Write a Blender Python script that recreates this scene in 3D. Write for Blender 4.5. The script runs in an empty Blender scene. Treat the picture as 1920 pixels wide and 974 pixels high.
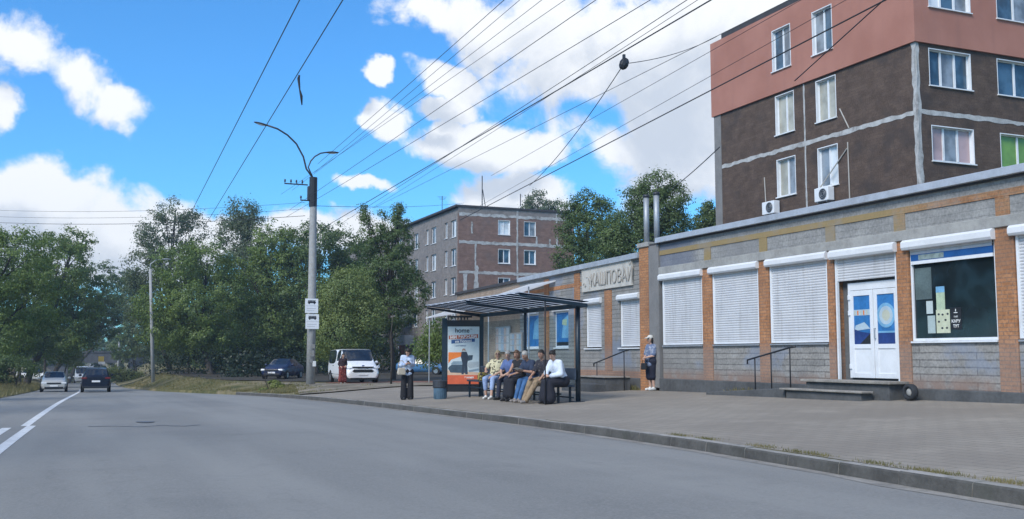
import bpy, bmesh, math, random
import numpy as np
from mathutils import Vector, Matrix, noise
rnd = random.Random(7)
SC = bpy.context.scene
COL = SC.collection
PI = math.pi
R_ = math.radians

# ------------------------------------------------------------------ camera and survey of the place
F, CX, CY, EYE = 1900., 960., 487., 1.25
PITCH = math.atan(180 / 1900); YAW = R_(23.0)
def ray(px, py):
    a = (px - CX) / F; b = -(py - CY) / F
    f = math.cos(PITCH) - b * math.sin(PITCH); u = math.sin(PITCH) + b * math.cos(PITCH)
    return (f * math.sin(YAW) + a * math.cos(YAW), f * math.cos(YAW) - a * math.sin(YAW), u)
def at(px, py, D):
    d = ray(px, py); t = D / (d[0] * math.sin(YAW) + d[1] * math.cos(YAW))
    return Vector((d[0] * t, d[1] * t, EYE + d[2] * t))
def onZ(px, py, Z):
    d = ray(px, py); t = (Z - EYE) / d[2]
    return Vector((d[0] * t, d[1] * t, Z))

cam = bpy.data.cameras.new('camera'); camo = bpy.data.objects.new('camera', cam); COL.objects.link(camo)
cam.sensor_width = 36; cam.lens = F / 1920 * 36; cam.clip_end = 4000; cam.clip_start = .1
camo.location = (0, 0, EYE); camo.rotation_euler = (PI / 2 + PITCH, 0, -YAW)
SC.camera = camo

# ------------------------------------------------------------------ materials
def S(r, g, b):
    f = lambda c: (c / 12.92 if c <= .04045 else ((c + .055) / 1.055) ** 2.4)
    return (f(r / 255), f(g / 255), f(b / 255))
class NT:
    def __init__(s, m):
        m.use_nodes = True; s.t = m.node_tree; s.t.nodes.clear(); s.m = m
    def n(s, typ, **k):
        o = s.t.nodes.new(typ); ins = k.pop('i', {})
        for a, v in k.items(): setattr(o, a, v)
        for a, v in ins.items():
            if hasattr(v, 'is_linked'): s.t.links.new(v, o.inputs[a])
            else: o.inputs[a].default_value = v
        return o
    def math(s, op, a, b=0., c=None, clamp=False):
        i = {0: a, 1: b}
        if c is not None: i[2] = c
        return s.n('ShaderNodeMath', operation=op, use_clamp=clamp, i=i).outputs[0]
    def mixc(s, f, a, b, blend='MIX'):
        o = s.n('ShaderNodeMix', data_type='RGBA', blend_type=blend)
        for k, v in ((0, f), (6, a), (7, b)):
            if hasattr(v, 'is_linked'): s.t.links.new(v, o.inputs[k])
            else: o.inputs[k].default_value = (v if k == 0 else tuple(v)[:3] + (1,))
        return o.outputs[2]
    def noise(s, vec, scale, detail=5, rough=.55, dist=0.):
        return s.n('ShaderNodeTexNoise', i={'Vector': vec, 'Scale': scale, 'Detail': detail, 'Roughness': rough, 'Distortion': dist}).outputs['Fac']
    def rng(s, v, a, b, c=0., d=1., smooth=True):
        return s.n('ShaderNodeMapRange', interpolation_type='SMOOTHSTEP' if smooth else 'LINEAR', i={'Value': v, 'From Min': a, 'From Max': b, 'To Min': c, 'To Max': d}).outputs[0]
    def obj(s): return s.n('ShaderNodeTexCoord').outputs['Object']
    def out(s, sh): s.t.links.new(sh, s.n('ShaderNodeOutputMaterial').inputs[0])
    def bump(s, h, st, d=.02): return s.n('ShaderNodeBump', i={'Height': h, 'Strength': st, 'Distance': d}).outputs[0]
    def pbr(s, col, rough=.8, metal=0., spec=.5, normal=None, **k):
        i = {'Roughness': rough, 'Metallic': metal, 'Specular IOR Level': spec}
        i['Base Color'] = col if hasattr(col, 'is_linked') else tuple(col)[:3] + (1,)
        if normal is not None: i['Normal'] = normal
        i.update(k)
        p = s.n('ShaderNodeBsdfPrincipled', i=i)
        s.out(p.outputs[0]); return p
def mul(c, k): return tuple(min(1, v * k) for v in c[:3])
def newmat(name): return NT(bpy.data.materials.new(name))
MATS = {}
def mat(name, col, rough=.75, var=.15, vs=4., bump=0., bs=60., metal=0., spec=.4, dirt=None, dk=.5):
    t = newmat(name); o = t.obj()
    n1 = t.noise(o, vs, 6); n2 = t.noise(o, vs * 7, 4)
    f = t.math('ADD', t.math('MULTIPLY', n1, .65), t.math('MULTIPLY', n2, .35))
    c = t.mixc(t.rng(f, .3, .7), mul(col, 1 - var), mul(col, 1 + var))
    if dirt: c = t.mixc(t.math('MULTIPLY', t.rng(t.noise(o, vs * .6, 8, .65), .5, .72), dk), c, dirt)
    nm = t.bump(t.noise(o, bs, 4), bump) if bump else None
    t.pbr(c, rough, metal, spec, nm)
    MATS[name] = t.m; return t.m
def brickmat(name, c1, c2, mortar, bw, bh, ms=.012, rough=.85, off=.5, stain=None, stain_k=.5, bump=.5, var=.25, extra=None, sscale=.5):
    t = newmat(name); o = t.obj()
    sp = t.n('ShaderNodeSeparateXYZ', i={0: o})
    u = t.math('ADD', sp.outputs[0], sp.outputs[1])
    wob = t.math('MULTIPLY', t.math('SUBTRACT', t.noise(o, 3, 3), .5), bh * .25)
    v = t.n('ShaderNodeCombineXYZ', i={0: u, 1: t.math('ADD', sp.outputs[2], wob)}).outputs[0]
    b = t.n('ShaderNodeTexBrick', offset=off, i={'Vector': v, 'Color1': c1 + (1,), 'Color2': c2 + (1,), 'Mortar': mortar + (1,), 'Scale': 1., 'Mortar Size': ms, 'Mortar Smooth': .3, 'Bias': 0., 'Brick Width': bw, 'Row Height': bh})
    n = t.noise(o, 2.2, 7, .6)
    c = t.mixc(t.rng(n, .25, .75), t.mixc(1., b.outputs[0], (1 - var,) * 3, 'MULTIPLY'), t.mixc(1., b.outputs[0], (1 + var,) * 3, 'MULTIPLY'))
    n3 = t.noise(o, 18, 4, .6)
    c = t.mixc(.35, c, t.mixc(t.rng(n3, .3, .7), mul(c1, .6), mul(c2, 1.35)))
    if stain: c = t.mixc(t.math('MULTIPLY', t.rng(t.noise(o, sscale, 6, .6), .5, .66), stain_k), c, stain)
    if extra: c = extra(t, o, sp, c)
    t.pbr(c, rough, 0, .25, t.bump(b.outputs[1], -bump, .01))
    MATS[name] = t.m; return t.m

m_white = mat('white_upvc', (.74, .76, .78), .45, .05, 3, dirt=(.5, .5, .47), dk=.35)
t = newmat('white_shutter_slats'); o = t.obj()
c = t.mixc(t.rng(t.noise(o, 1.5, 6), .3, .7), (.57, .575, .59), (.64, .645, .655))
stv = t.n('ShaderNodeMapping', i={'Vector': o, 'Scale': (5, 5, .35)}).outputs[0]
c = t.mixc(t.math('MULTIPLY', t.rng(t.noise(stv, 1.6, 6, .6), .48, .72), .40), c, (.36, .35, .33))
c = t.mixc(t.math('MULTIPLY', t.rng(t.noise(o, .8, 8, .7), .55, .75), .35), c, (.40, .39, .37))
t.pbr(c, .55, 0, .4, t.bump(t.noise(o, 1.3, 3), .25, .05)); m_shut = t.m
m_shutbox = mat('shutter_housing_white', (.72, .73, .74), .5, .06, 2, dirt=(.5, .5, .48), dk=.4)
m_conc = mat('weathered_concrete', (.33, .325, .305), .9, .2, 2, .35, 40, dirt=(.12, .12, .11), dk=.5)
m_concd = mat('dark_concrete', (.13, .135, .14), .92, .25, 2, .4, 35, dirt=(.05, .05, .05), dk=.5)
m_plinth = mat('damp_dark_plinth', (.088, .091, .093), .92, .3, 1.6, .4, 35, dirt=(.10, .10, .095), dk=.5)
m_step = mat('worn_step_concrete', (.28, .26, .23), .92, .3, 2.5, .5, 30, dirt=(.07, .07, .065), dk=.6)
m_pole = mat('pole_concrete', (.34, .34, .33), .9, .12, 6, .2, 60, dirt=(.2, .2, .2), dk=.4)
m_black = mat('black_paint', (.018, .02, .024), .45, .2, 6)
m_dkmetal = mat('dark_metal', (.05, .055, .065), .5, .2, 5, metal=.3)
m_grey = mat('grey_metal', (.36, .38, .40), .5, .1, 5, metal=.4)
m_cornice = mat('zinc_cornice', (.42, .45, .49), .5, .12, 3, metal=.2, dirt=(.2, .2, .2), dk=.4)
m_teal = mat('teal_shelter_paint', (.008, .022, .036), .42, .2, 3, dirt=(.1, .1, .1), dk=.3)
m_tar = mat('roofing_felt', (.05, .05, .055), .95, .2, 1.5, .3, 30)
m_bark = mat('bark', (.055, .048, .04), .95, .35, 5, .8, 25)
m_barkw = mat('birch_bark', (.4, .39, .36), .9, .4, 6, .4, 25)
m_wood = mat('bench_wood', (.035, .05, .075), .6, .25, 6)
m_wire = mat('wire_rubber', (.03, .032, .036), .6, .1, 5)
m_paper = mat('paper_white', (.75, .76, .74), .8, .04, 4)
m_green = mat('poster_green', (.42, .52, .36), .8, .2, 6)
m_yelp = mat('poster_cream', (.55, .58, .42), .8, .12, 8)
m_blue = mat('poster_blue', (.03, .17, .42), .5, .25, 3)
m_lblue = mat('poster_light_blue', (.18, .40, .60), .5, .2, 3)
m_navy = mat('poster_navy', (.02, .05, .19), .5, .3, 3)
m_orange = mat('poster_orange', (.75, .20, .035), .5, .1, 4)
m_redor = mat('poster_red_orange', (.62, .12, .05), .5, .12, 4)
m_cream = mat('relief_plaster', (.53, .51, .46), .9, .1, 4, .2, 30, dirt=(.3, .28, .25), dk=.4)
m_creamd = mat('relief_plaster_shade', (.36, .335, .30), .9, .1, 4)
m_tyre = mat('tyre_rubber', (.02, .02, .021), .85, .2, 8)
m_rim = mat('alloy_rim', (.4, .41, .42), .35, .1, 6, metal=.8)
m_lamp = mat('lamp_lens', (.7, .72, .74), .15, .05, 5)
m_tail = mat('tail_lens', (.14, .012, .012), .2, .1, 5)
m_plate = mat('number_plate_white', (.75, .75, .75), .5, .02, 5)

def glassmat(name, col, rough=.06, spec=.6, var=.3):
    t = newmat(name); o = t.obj()
    c = t.mixc(t.rng(t.noise(o, 1.3, 3), .35, .65), mul(col, 1 - var), mul(col, 1 + var))
    t.pbr(c, rough, 0, spec, t.bump(t.noise(o, 1.1, 2), .06, .05)); return t.m
m_glass = glassmat('window_glass_dark', (.012, .018, .022))
m_carglass = glassmat('car_glass', (.014, .02, .03), .04, .7)
m_gpale = glassmat('window_pale_curtain', (.38, .37, .31), .12, .5, .2)
m_ggrey = glassmat('window_grey_net', (.20, .23, .26), .1, .6, .35)
m_gpink = glassmat('window_pink_curtain', (.42, .30, .30), .12, .5, .15)
m_ggreen = glassmat('window_green_curtain', (.16, .30, .05), .12, .5, .15)
m_gblue = glassmat('window_bluish', (.05, .10, .15), .08, .6, .4)
m_gwhite = glassmat('window_white_blind', (.62, .66, .68), .15, .5, .15)

def paint(name, col, rough=.3):
    t = newmat(name); o = t.obj()
    c = t.mixc(t.math('MULTIPLY', t.rng(t.noise(o, 2.5, 6, .6), .45, .75), .25), col, mul(col, .7))
    t.pbr(c, rough, 0, .5 if sum(col) > .1 else .2, None, **{'Coat Weight': .5 if sum(col) > .1 else .25, 'Coat Roughness': .1}); return t.m

def leafmat(name, c_d, c_l, trans=.3, cs=.45):
    t = newmat(name); o = t.obj()
    isl = t.n('ShaderNodeNewGeometry').outputs['Random Per Island']
    n = t.noise(o, cs, 4)
    f = t.math('ADD', t.math('MULTIPLY', t.rng(n, .3, .7), .6), t.math('MULTIPLY', isl, .4))
    c = t.mixc(f, c_d, c_l)
    d = t.n('ShaderNodeBsdfDiffuse', i={'Color': c}); tr = t.n('ShaderNodeBsdfTranslucent', i={'Color': t.mixc(1., c, (1.25, 1.3, .7), 'MULTIPLY')})
    gl = t.n('ShaderNodeBsdfGlossy', i={'Roughness': .45, 'Color': (.8, .85, .9, 1)})
    a = t.n('ShaderNodeMixShader', i={0: trans, 1: d.outputs[0], 2: tr.outputs[0]})
    b = t.n('ShaderNodeMixShader', i={0: .02, 1: a.outputs[0], 2: gl.outputs[0]})
    t.out(b.outputs[0]); return t.m
lf_dark = leafmat('leaf_dark', (.052, .092, .036), (.135, .185, .056))
lf_mid = leafmat('leaf_mid', (.075, .122, .034), (.20, .26, .064))
lf_light = leafmat('leaf_light', (.12, .17, .058), (.25, .29, .10))
lf_yel = leafmat('leaf_yellowish', (.13, .17, .045), (.26, .28, .08))
lf_grey = leafmat('leaf_greyish', (.070, .100, .056), (.145, .175, .085))
lf_shade = leafmat('leaf_painted_shade', (.012, .022, .012), (.026, .042, .020), .15)  # undergrowth leaves with the deep shade put into their colour
m_grassb = leafmat('grass_blades', (.12, .12, .045), (.30, .25, .13), .35, 1.5)

# ------------------------------------------------------------------ mesh builder
class MB:
    def __init__(s): s.v = []; s.f = []; s.mi = []; s.m = 0
    def add(s, vs, fs):
        o = len(s.v); s.v += [tuple(p) for p in vs]
        for f in fs: s.f.append(tuple(o + i for i in f)); s.mi.append(s.m)
        return s
    def box(s, x0, x1, y0, y1, z0, z1):
        return s.add([(x, y, z) for x in (x0, x1) for y in (y0, y1) for z in (z0, z1)],
                     [(0, 1, 3, 2), (4, 6, 7, 5), (0, 4, 5, 1), (2, 3, 7, 6), (0, 2, 6, 4), (1, 5, 7, 3)])
    def obox(s, c, sz, M=None):
        a, b, d = (q / 2 for q in sz); M = M or Matrix.Identity(3); c = Vector(c)
        return s.add([c + M @ Vector((x, y, z)) for x in (-a, a) for y in (-b, b) for z in (-d, d)],
                     [(0, 1, 3, 2), (4, 6, 7, 5), (0, 4, 5, 1), (2, 3, 7, 6), (0, 2, 6, 4), (1, 5, 7, 3)])
    def quad(s, a, b, c, d): return s.add([a, b, c, d], [(0, 1, 2, 3)])
    def tube(s, pts, rs, seg=8, cap=True):
        pts = [Vector(p) for p in pts]; n = len(pts)
        if not hasattr(rs, '__len__'): rs = [rs] * n
        vs = []; up = None
        for i, p in enumerate(pts):
            t = (pts[min(i + 1, n - 1)] - pts[max(i - 1, 0)])
            t = t.normalized() if t.length > 1e-9 else Vector((0, 0, 1))
            if up is None: up = Vector((0, 0, 1)) if abs(t.z) < .9 else Vector((1, 0, 0))
            a = t.cross(up).normalized(); b = a.cross(t).normalized(); up = b
            for k in range(seg):
                q = 2 * PI * k / seg; vs.append(p + (a * math.cos(q) + b * math.sin(q)) * rs[i])
        fs = [(i * seg + k, i * seg + (k + 1) % seg, (i + 1) * seg + (k + 1) % seg, (i + 1) * seg + k) for i in range(n - 1) for k in range(seg)]
        if cap: fs += [tuple(range(seg))[::-1], tuple((n - 1) * seg + k for k in range(seg))]
        return s.add(vs, fs)
    def caps(s, p0, r0, p1, r1, seg=10):      # closed capsule
        p0 = Vector(p0); p1 = Vector(p1); d = (p1 - p0)
        d = d.normalized() if d.length > 1e-6 else Vector((0, 0, 1))
        P = []; Rr = []
        for k in range(4):
            q = PI / 2 * k / 4; P.append(p0 - d * r0 * math.cos(q)); Rr.append(max(.001, r0 * math.sin(q)))
        P.append(p0); Rr.append(r0); P.append(p1 + d * 1e-4); Rr.append(r1)
        for k in range(1, 5):
            q = PI / 2 * k / 4; P.append(p1 + d * r1 * math.sin(q)); Rr.append(max(.001, r1 * math.cos(q)))
        return s.tube(P, Rr, seg)
    def ell(s, c, r, M=None, nu=14, nv=10):
        c = Vector(c); M = M or Matrix.Identity(3); vs = []
        for j in range(1, nv):
            a = PI * j / nv
            for i in range(nu):
                b = 2 * PI * i / nu
                vs.append(c + M @ Vector((r[0] * math.sin(a) * math.cos(b), r[1] * math.sin(a) * math.sin(b), r[2] * math.cos(a))))
        vs += [c + M @ Vector((0, 0, r[2])), c + M @ Vector((0, 0, -r[2]))]
        fs = [(j * nu + i, (j + 1) * nu + i, (j + 1) * nu + (i + 1) % nu, j * nu + (i + 1) % nu) for j in range(nv - 2) for i in range(nu)]
        T = len(vs) - 2
        fs += [(T, i, (i + 1) % nu) for i in range(nu)] + [(T + 1, (nv - 2) * nu + (i + 1) % nu, (nv - 2) * nu + i) for i in range(nu)]
        return s.add(vs, fs)
    def prism(s, poly, axis, a, b):           # poly in the two other axes, extruded along axis from a to b
        def P(u, v, w): return {'x': (w, u, v), 'y': (u, w, v), 'z': (u, v, w)}[axis]
        n = len(poly)
        return s.add([P(u, v, a) for u, v in poly] + [P(u, v, b) for u, v in poly],
                     [tuple(range(n))[::-1], tuple(range(n, 2 * n))] + [(i, (i + 1) % n, n + (i + 1) % n, n + i) for i in range(n)])
    def mesh(s, name, mats, smooth=False):
        me = bpy.data.meshes.new(name); me.from_pydata(s.v, [], s.f)
        for m in (mats if isinstance(mats, (list, tuple)) else [mats]): me.materials.append(m)
        if isinstance(mats, (list, tuple)): me.polygons.foreach_set('material_index', s.mi)
        bm = bmesh.new(); bm.from_mesh(me); bmesh.ops.recalc_face_normals(bm, faces=bm.faces); bm.to_mesh(me); bm.free()
        if smooth: me.polygons.foreach_set('use_smooth', [True] * len(me.polygons))
        me.update(); return me
    def build(s, name, mats, parent=None, smooth=False, bevel=0., world=False):
        o = bpy.data.objects.new(name, s.mesh(name, mats, smooth)); return link(o, parent, bevel, world)
def link(o, parent=None, bevel=0., world=False):
    COL.objects.link(o)
    if parent:
        o.parent = parent
        if world:      # vertices were given in world space
            M = Matrix.Identity(4); q = parent
            while q: M = Matrix.LocRotScale(q.location, q.rotation_euler, q.scale) @ M; q = q.parent
            o.matrix_basis = M.inverted()
    if bevel:
        b = o.modifiers.new('edge', 'BEVEL'); b.width = bevel; b.segments = 2; b.limit_method = 'ANGLE'; b.angle_limit = R_(40)
    return o
def thing(name, label, cat, loc=(0, 0, 0), rz=0., group=None, kind=None):
    o = bpy.data.objects.new(name, None); COL.objects.link(o); o.empty_display_size = .2
    o.location = loc; o.rotation_euler = (0, 0, rz); return tag(o, label, cat, group, kind)
def tag(o, label, cat, group=None, kind=None):
    if label: o['label'] = label
    if cat: o['category'] = cat
    if group: o['group'] = group
    if kind: o['kind'] = kind
    return o
def struct(o, kind='structure'): o['kind'] = kind; return o
def copy_tree(o, parent=None):
    c = o.copy(); COL.objects.link(c)
    if parent: c.parent = parent
    for ch in list(o.children): copy_tree(ch, c)
    return c
def text_mesh(name, s, size, m, parent, M, extrude=.004, align='CENTER', world=False, bold=0., sx=1.):
    cu = bpy.data.curves.new('t', 'FONT'); cu.body = s; cu.size = size; cu.align_x = align; cu.extrude = extrude; cu.offset = bold
    to = bpy.data.objects.new('t', cu); COL.objects.link(to)
    dg = bpy.context.evaluated_depsgraph_get()
    me = bpy.data.meshes.new_from_object(to.evaluated_get(dg)); bpy.data.objects.remove(to); bpy.data.curves.remove(cu)
    me.transform(M @ Matrix.Diagonal((sx, 1, 1, 1))); me.materials.clear(); me.materials.append(m); me.name = name
    return link(bpy.data.objects.new(name, me), parent, 0, world)
def blob(name, mb, m, parent, voxel=.014, extra=None, mats=None, world=False):
    """one continuous skin grown over the closed shapes in mb"""
    me = mb.mesh('b', m); o = bpy.data.objects.new('b', me); COL.objects.link(o)
    r = o.modifiers.new('r', 'REMESH'); r.mode = 'VOXEL'; r.voxel_size = voxel; r.use_smooth_shade = True
    sm = o.modifiers.new('s', 'SMOOTH'); sm.iterations = 3; sm.factor = .5
    dg = bpy.context.evaluated_depsgraph_get()
    out = bpy.data.meshes.new_from_object(o.evaluated_get(dg)); bpy.data.objects.remove(o); bpy.data.meshes.remove(me)
    out.name = name
    out.materials.clear(); out.materials.append(m)
    if extra:
        bm = bmesh.new(); bm.from_mesh(out); n0 = len(bm.faces)
        for e, k in extra:
            em = e.mesh('e', m); em.polygons.foreach_set('material_index', [k] * len(em.polygons)); 
            for mm in mats: em.materials.append(mm)
            em.polygons.foreach_set('material_index', [k] * len(em.polygons))
            bm.from_mesh(em); bpy.data.meshes.remove(em)
        bm.to_mesh(out); bm.free()
        for mm in mats: out.materials.append(mm)
    out.polygons.foreach_set('use_smooth', [True] * len(out.polygons))
    return link(bpy.data.objects.new(name, out), parent, 0, world)
SKY_TINT, SKY_STR = (.38, .96, 1.42), .10
CLOUD_LIT, CLOUD_SHADE = (7.2, 7.3, 7.4), (4.5, 4.9, 5.5)
SUN_E, SUN_ANGLE, EXPOSURE = 2.35, .40, .62
HAZE = .0006
# ------------------------------------------------------------------ lie of the land
def curve(knots):
    ks = sorted(knots); n = len(ks); m = []
    for i in range(n):
        if i == 0: m.append((ks[1][1] - ks[0][1]) / (ks[1][0] - ks[0][0]))
        elif i == n - 1: m.append((ks[-1][1] - ks[-2][1]) / (ks[-1][0] - ks[-2][0]))
        else:
            a = (ks[i][1] - ks[i-1][1]) / (ks[i][0] - ks[i-1][0]); b = (ks[i+1][1] - ks[i][1]) / (ks[i+1][0] - ks[i][0])
            m.append(0 if a * b < 0 else (a + b) / 2 if abs(a + b) < 4 * min(abs(a), abs(b)) else 2 * min(abs(a), abs(b)) * (1 if a > 0 else -1))
    def f(x):
        if x <= ks[0][0]: return ks[0][1]
        if x >= ks[-1][0]: return ks[-1][1]
        for i in range(n - 1):
            if x <= ks[i+1][0]:
                h = ks[i+1][0] - ks[i][0]; t = (x - ks[i][0]) / h
                return ((1 + 2*t) * (1-t)**2 * ks[i][1] + t * (1-t)**2 * h * m[i] + t*t * (3 - 2*t) * ks[i+1][1] + t*t * (t-1) * h * m[i+1])
    return f
Rz = curve([(-60, .25), (0, 0), (6, -.03), (20, -.15), (40, -.45), (56, -.80), (76, -1.25), (120, -2.05), (165, -2.85), (200, -3.9), (260, -5.8), (330, -6.2), (450, -5.5), (900, -3)])
Xk = curve([(-60, 7.2), (0, 7.3), (6, 7.45), (13, 8.05), (20, 8.2), (33, 8.15), (42, 7.95), (51, 7.5), (62, 6.3), (79, 4.9), (108, 3.9), (165, 4.9), (260, 6.4), (450, 9), (900, 16)])
Xl = curve([(-60, -5.5), (0, -4.6), (20, -4.2), (52, -3.4), (76, -3.15), (125, -2.5), (165, -1.9), (260, -.4), (450, 2.5), (900, 9)])
Hr = curve([(-60, .8), (-10, .62), (0, .55), (13.8, .37), (26, .21), (40, -.03), (50, -.18), (56, -.36), (70, -.42), (300, -.4), (900, 0)])
Hl = curve([(-60, .8), (0, .5), (40, .15), (52, -.25), (76, -.65), (120, -1.0), (165, -.7), (900, 0)])
Wr = curve([(-60, 7.7), (32, 7.7), (48, 3.0), (90, 3.2), (165, 9), (900, 9)])
Wl = curve([(-60, 3), (50, 4), (120, 5), (165, 9), (900, 9)])
def sst(t): t = max(0, min(1, t)); return t * t * (3 - 2 * t)
def G(x, y):
    k = Xk(y); l = Xl(y)
    if x >= k:
        b = Rz(y) + .13; t = (x - k) / Wr(y); w = sst((y - 35) / 12)
        return b + (Hr(y) - b) * (max(0, min(1, t)) * (1 - w) + sst(t) * w)
    if x <= l: b = Rz(y) + .03; return b + (Hl(y) - b) * sst((l - x) / Wl(y))
    return Rz(y)
rows = [-60, -45, -32, -24] + [-20 + i for i in range(80)] + [60 + 2 * i for i in range(30)] + [120 + 5 * i for i in range(40)] + [320, 350, 400, 450, 520, 600, 700, 900, 1300, 2000]
offs = [.16, .5, 1, 1.5, 2, 2.5, 3, 3.5, 4, 4.5, 5, 5.5, 6, 6.5, 7, 7.5, 8, 8.5, 9, 10, 11, 12, 14, 16, 19, 23, 28, 35, 45, 60, 90, 150, 300, 800, 2000]
offl = [0, .3, .7, 1.2, 2, 3, 4, 5, 6.5, 8, 10, 13, 17, 23, 32, 50, 90, 200, 600, 2000]
def sheet(name, m, cols, ys, lift=0., zf=None, uv=None):
    vs = []; n = len(cols(ys[0]))
    for y in ys:
        for x in cols(y):
            vs.append((x, y, (zf or G)(x, y) + lift))
    fs = [(i * n + j, i * n + j + 1, (i + 1) * n + j + 1, (i + 1) * n + j) for i in range(len(ys) - 1) for j in range(n - 1)]
    mb = MB(); mb.add(vs, fs); return struct(mb.build(name, m, smooth=True))

# ground material: worn grass, dry straw and bare soil in patches
t = newmat('ground_grass_soil'); o = t.obj()
g = t.mixc(t.rng(t.noise(o, .9, 6), .35, .65), (.07, .078, .03), (.19, .165, .08))
g = t.mixc(t.rng(t.noise(o, .23, 5), .45, .62), g, (.25, .205, .13))
g = t.mixc(t.math('MULTIPLY', t.rng(t.noise(o, 9, 5), .45, .7), .5), g, (.075, .085, .03))
t.pbr(g, .95, 0, .1, t.bump(t.noise(o, 14, 6), .8, .06)); m_ground = t.m
def gz(x, y):
    if Xl(y) < x < Xk(y) + .1: return Rz(y) - .12
    return G(x, y) + (noise.noise(Vector((x * .35, y * .35, 3))) * .05 if x > Xk(y) + 10.2 or y > 45 or x < Xl(y) - .4 else 0)
def gcols(y):
    k = Xk(y); l = Xl(y)
    return [l - q for q in offl[::-1]] + [l + .02, (l + k) / 2, k + .05] + [k + q for q in offs]
sheet('ground', m_ground, gcols, rows, 0, gz)

# asphalt: grey aggregate, long worn wheel tracks, fine cracks and repairs
t = newmat('old_asphalt'); o = t.obj()
st = t.n('ShaderNodeMapping', i={'Vector': o, 'Scale': (1, .12, 1)}).outputs[0]
a = t.mixc(t.rng(t.noise(st, .55, 5), .35, .68), (.188, .186, .174), (.248, .244, .226))
a = t.mixc(t.math('MULTIPLY', t.rng(t.noise(o, .30, 7, .65), .48, .66), .45), a, (.150, .149, .142))
a = t.mixc(t.math('MULTIPLY', t.rng(t.noise(o, 38, 4, .7), .42, .66), .6), a, (.275, .272, .256))
a = t.mixc(t.math('MULTIPLY', t.rng(t.noise(o, 16, 5, .7), .52, .68), .28), a, (.12, .12, .118))
a = t.mixc(t.math('MULTIPLY', t.rng(t.noise(o, 1.1, 8, .7), .56, .70), .30), a, (.14, .138, .132))
lane = t.n('ShaderNodeMapping', i={'Vector': o, 'Scale': (1, .02, 1)}).outputs[0]
a = t.mixc(t.math('MULTIPLY', t.rng(t.noise(lane, 1.0, 3), .5, .66), .35), a, (.27, .266, .246))
cr = t.n('ShaderNodeTexVoronoi', feature='DISTANCE_TO_EDGE', i={'Vector': t.n('ShaderNodeVectorMath', operation='ADD', i={0: st, 1: t.n('ShaderNodeVectorMath', operation='SCALE', i={0: t.n('ShaderNodeTexNoise', i={'Vector': o, 'Scale': 1.2, 'Detail': 5}).outputs['Color'], 'Scale': .8}).outputs[0]}).outputs[0], 'Scale': .33})
ck = t.math('MULTIPLY', t.rng(cr.outputs['Distance'], .008, .0), t.rng(t.noise(o, .15, 3), .44, .56))
a = t.mixc(t.math('MULTIPLY', ck, .10), a, (.06, .062, .066))
t.pbr(a, .82, 0, .35, t.bump(t.noise(o, 90, 4), .35, .006)); m_asph = t.m
sheet('road', m_asph, lambda y: [Xl(y) + (Xk(y) - Xl(y)) * j / 8 for j in range(9)], [y for y in rows if y <= 900], 0, lambda x, y: Rz(y))

# small concrete pavers, dusty
def pav(t, o, sp, c):
    w = t.rng(t.noise(o, .4, 6, .6), .35, .65)
    c = t.mixc(t.math('MULTIPLY', w, .6), c, (.21, .185, .155))
    return t.mixc(t.math('MULTIPLY', t.rng(t.noise(o, .9, 7, .65), .52, .68), .35), c, (.37, .33, .272))
t = newmat('concrete_pavers'); o = t.obj()
rot = t.n('ShaderNodeMapping', i={'Vector': o, 'Rotation': (0, 0, R_(90))}).outputs[0]
b = t.n('ShaderNodeTexBrick', offset=.5, i={'Vector': rot, 'Color1': (.285, .255, .212, 1), 'Color2': (.312, .278, .23, 1), 'Mortar': (.17, .15, .125, 1), 'Scale': 1., 'Mortar Size': .012, 'Mortar Smooth': .4, 'Brick Width': .4, 'Row Height': .2})
c = pav(t, o, None, b.outputs[0])
c = t.mixc(t.math('MULTIPLY', t.rng(t.noise(o, 30, 4), .4, .8), .22), c, (.12, .115, .11))
t.pbr(c, .9, 0, .2, t.bump(b.outputs[1], -.35, .012)); m_paver = t.m
pr = [y for y in rows if -24 <= y <= 41]
sheet('pavement', m_paver, lambda y: [Xk(y) + q for q in offs if q <= 9], pr, .006)
# trampled earth and dusty yard between the pavers and the parked van
t = newmat('trodden_earth'); o = t.obj()
c = t.mixc(t.rng(t.noise(o, .5, 7, .6), .35, .65), (.16, .14, .11), (.29, .25, .20))
c = t.mixc(t.math('MULTIPLY', t.rng(t.noise(o, 1.6, 7, .7), .5, .68), .7), c, (.07, .085, .03))
t.pbr(c, .95, 0, .1, t.bump(t.noise(o, 12, 6), .6, .03)); m_earth = t.m
er = [y for y in rows if 41 <= y <= 60]
def ecols(y):
    a = Xk(y) + .16 + max(0, (y - 41) * .22); return [a + (26 - a) * j / 14 for j in range(15)]
sheet('dirt_yard', m_earth, ecols, er, .05, lambda x, y: gz(x, y))
m_redpav = brickmat('red_pavers', (.24, .10, .07), (.30, .14, .10), (.12, .10, .09), .3, .12, stain=(.16, .13, .1), stain_k=.6)
sheet('red_paved_strip', m_redpav, lambda y: [13.2 + 12 * j / 14 for j in range(15)], [54.5 + .5 * j for j in range(10)], .07, lambda x, y: gz(x, y))

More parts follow.
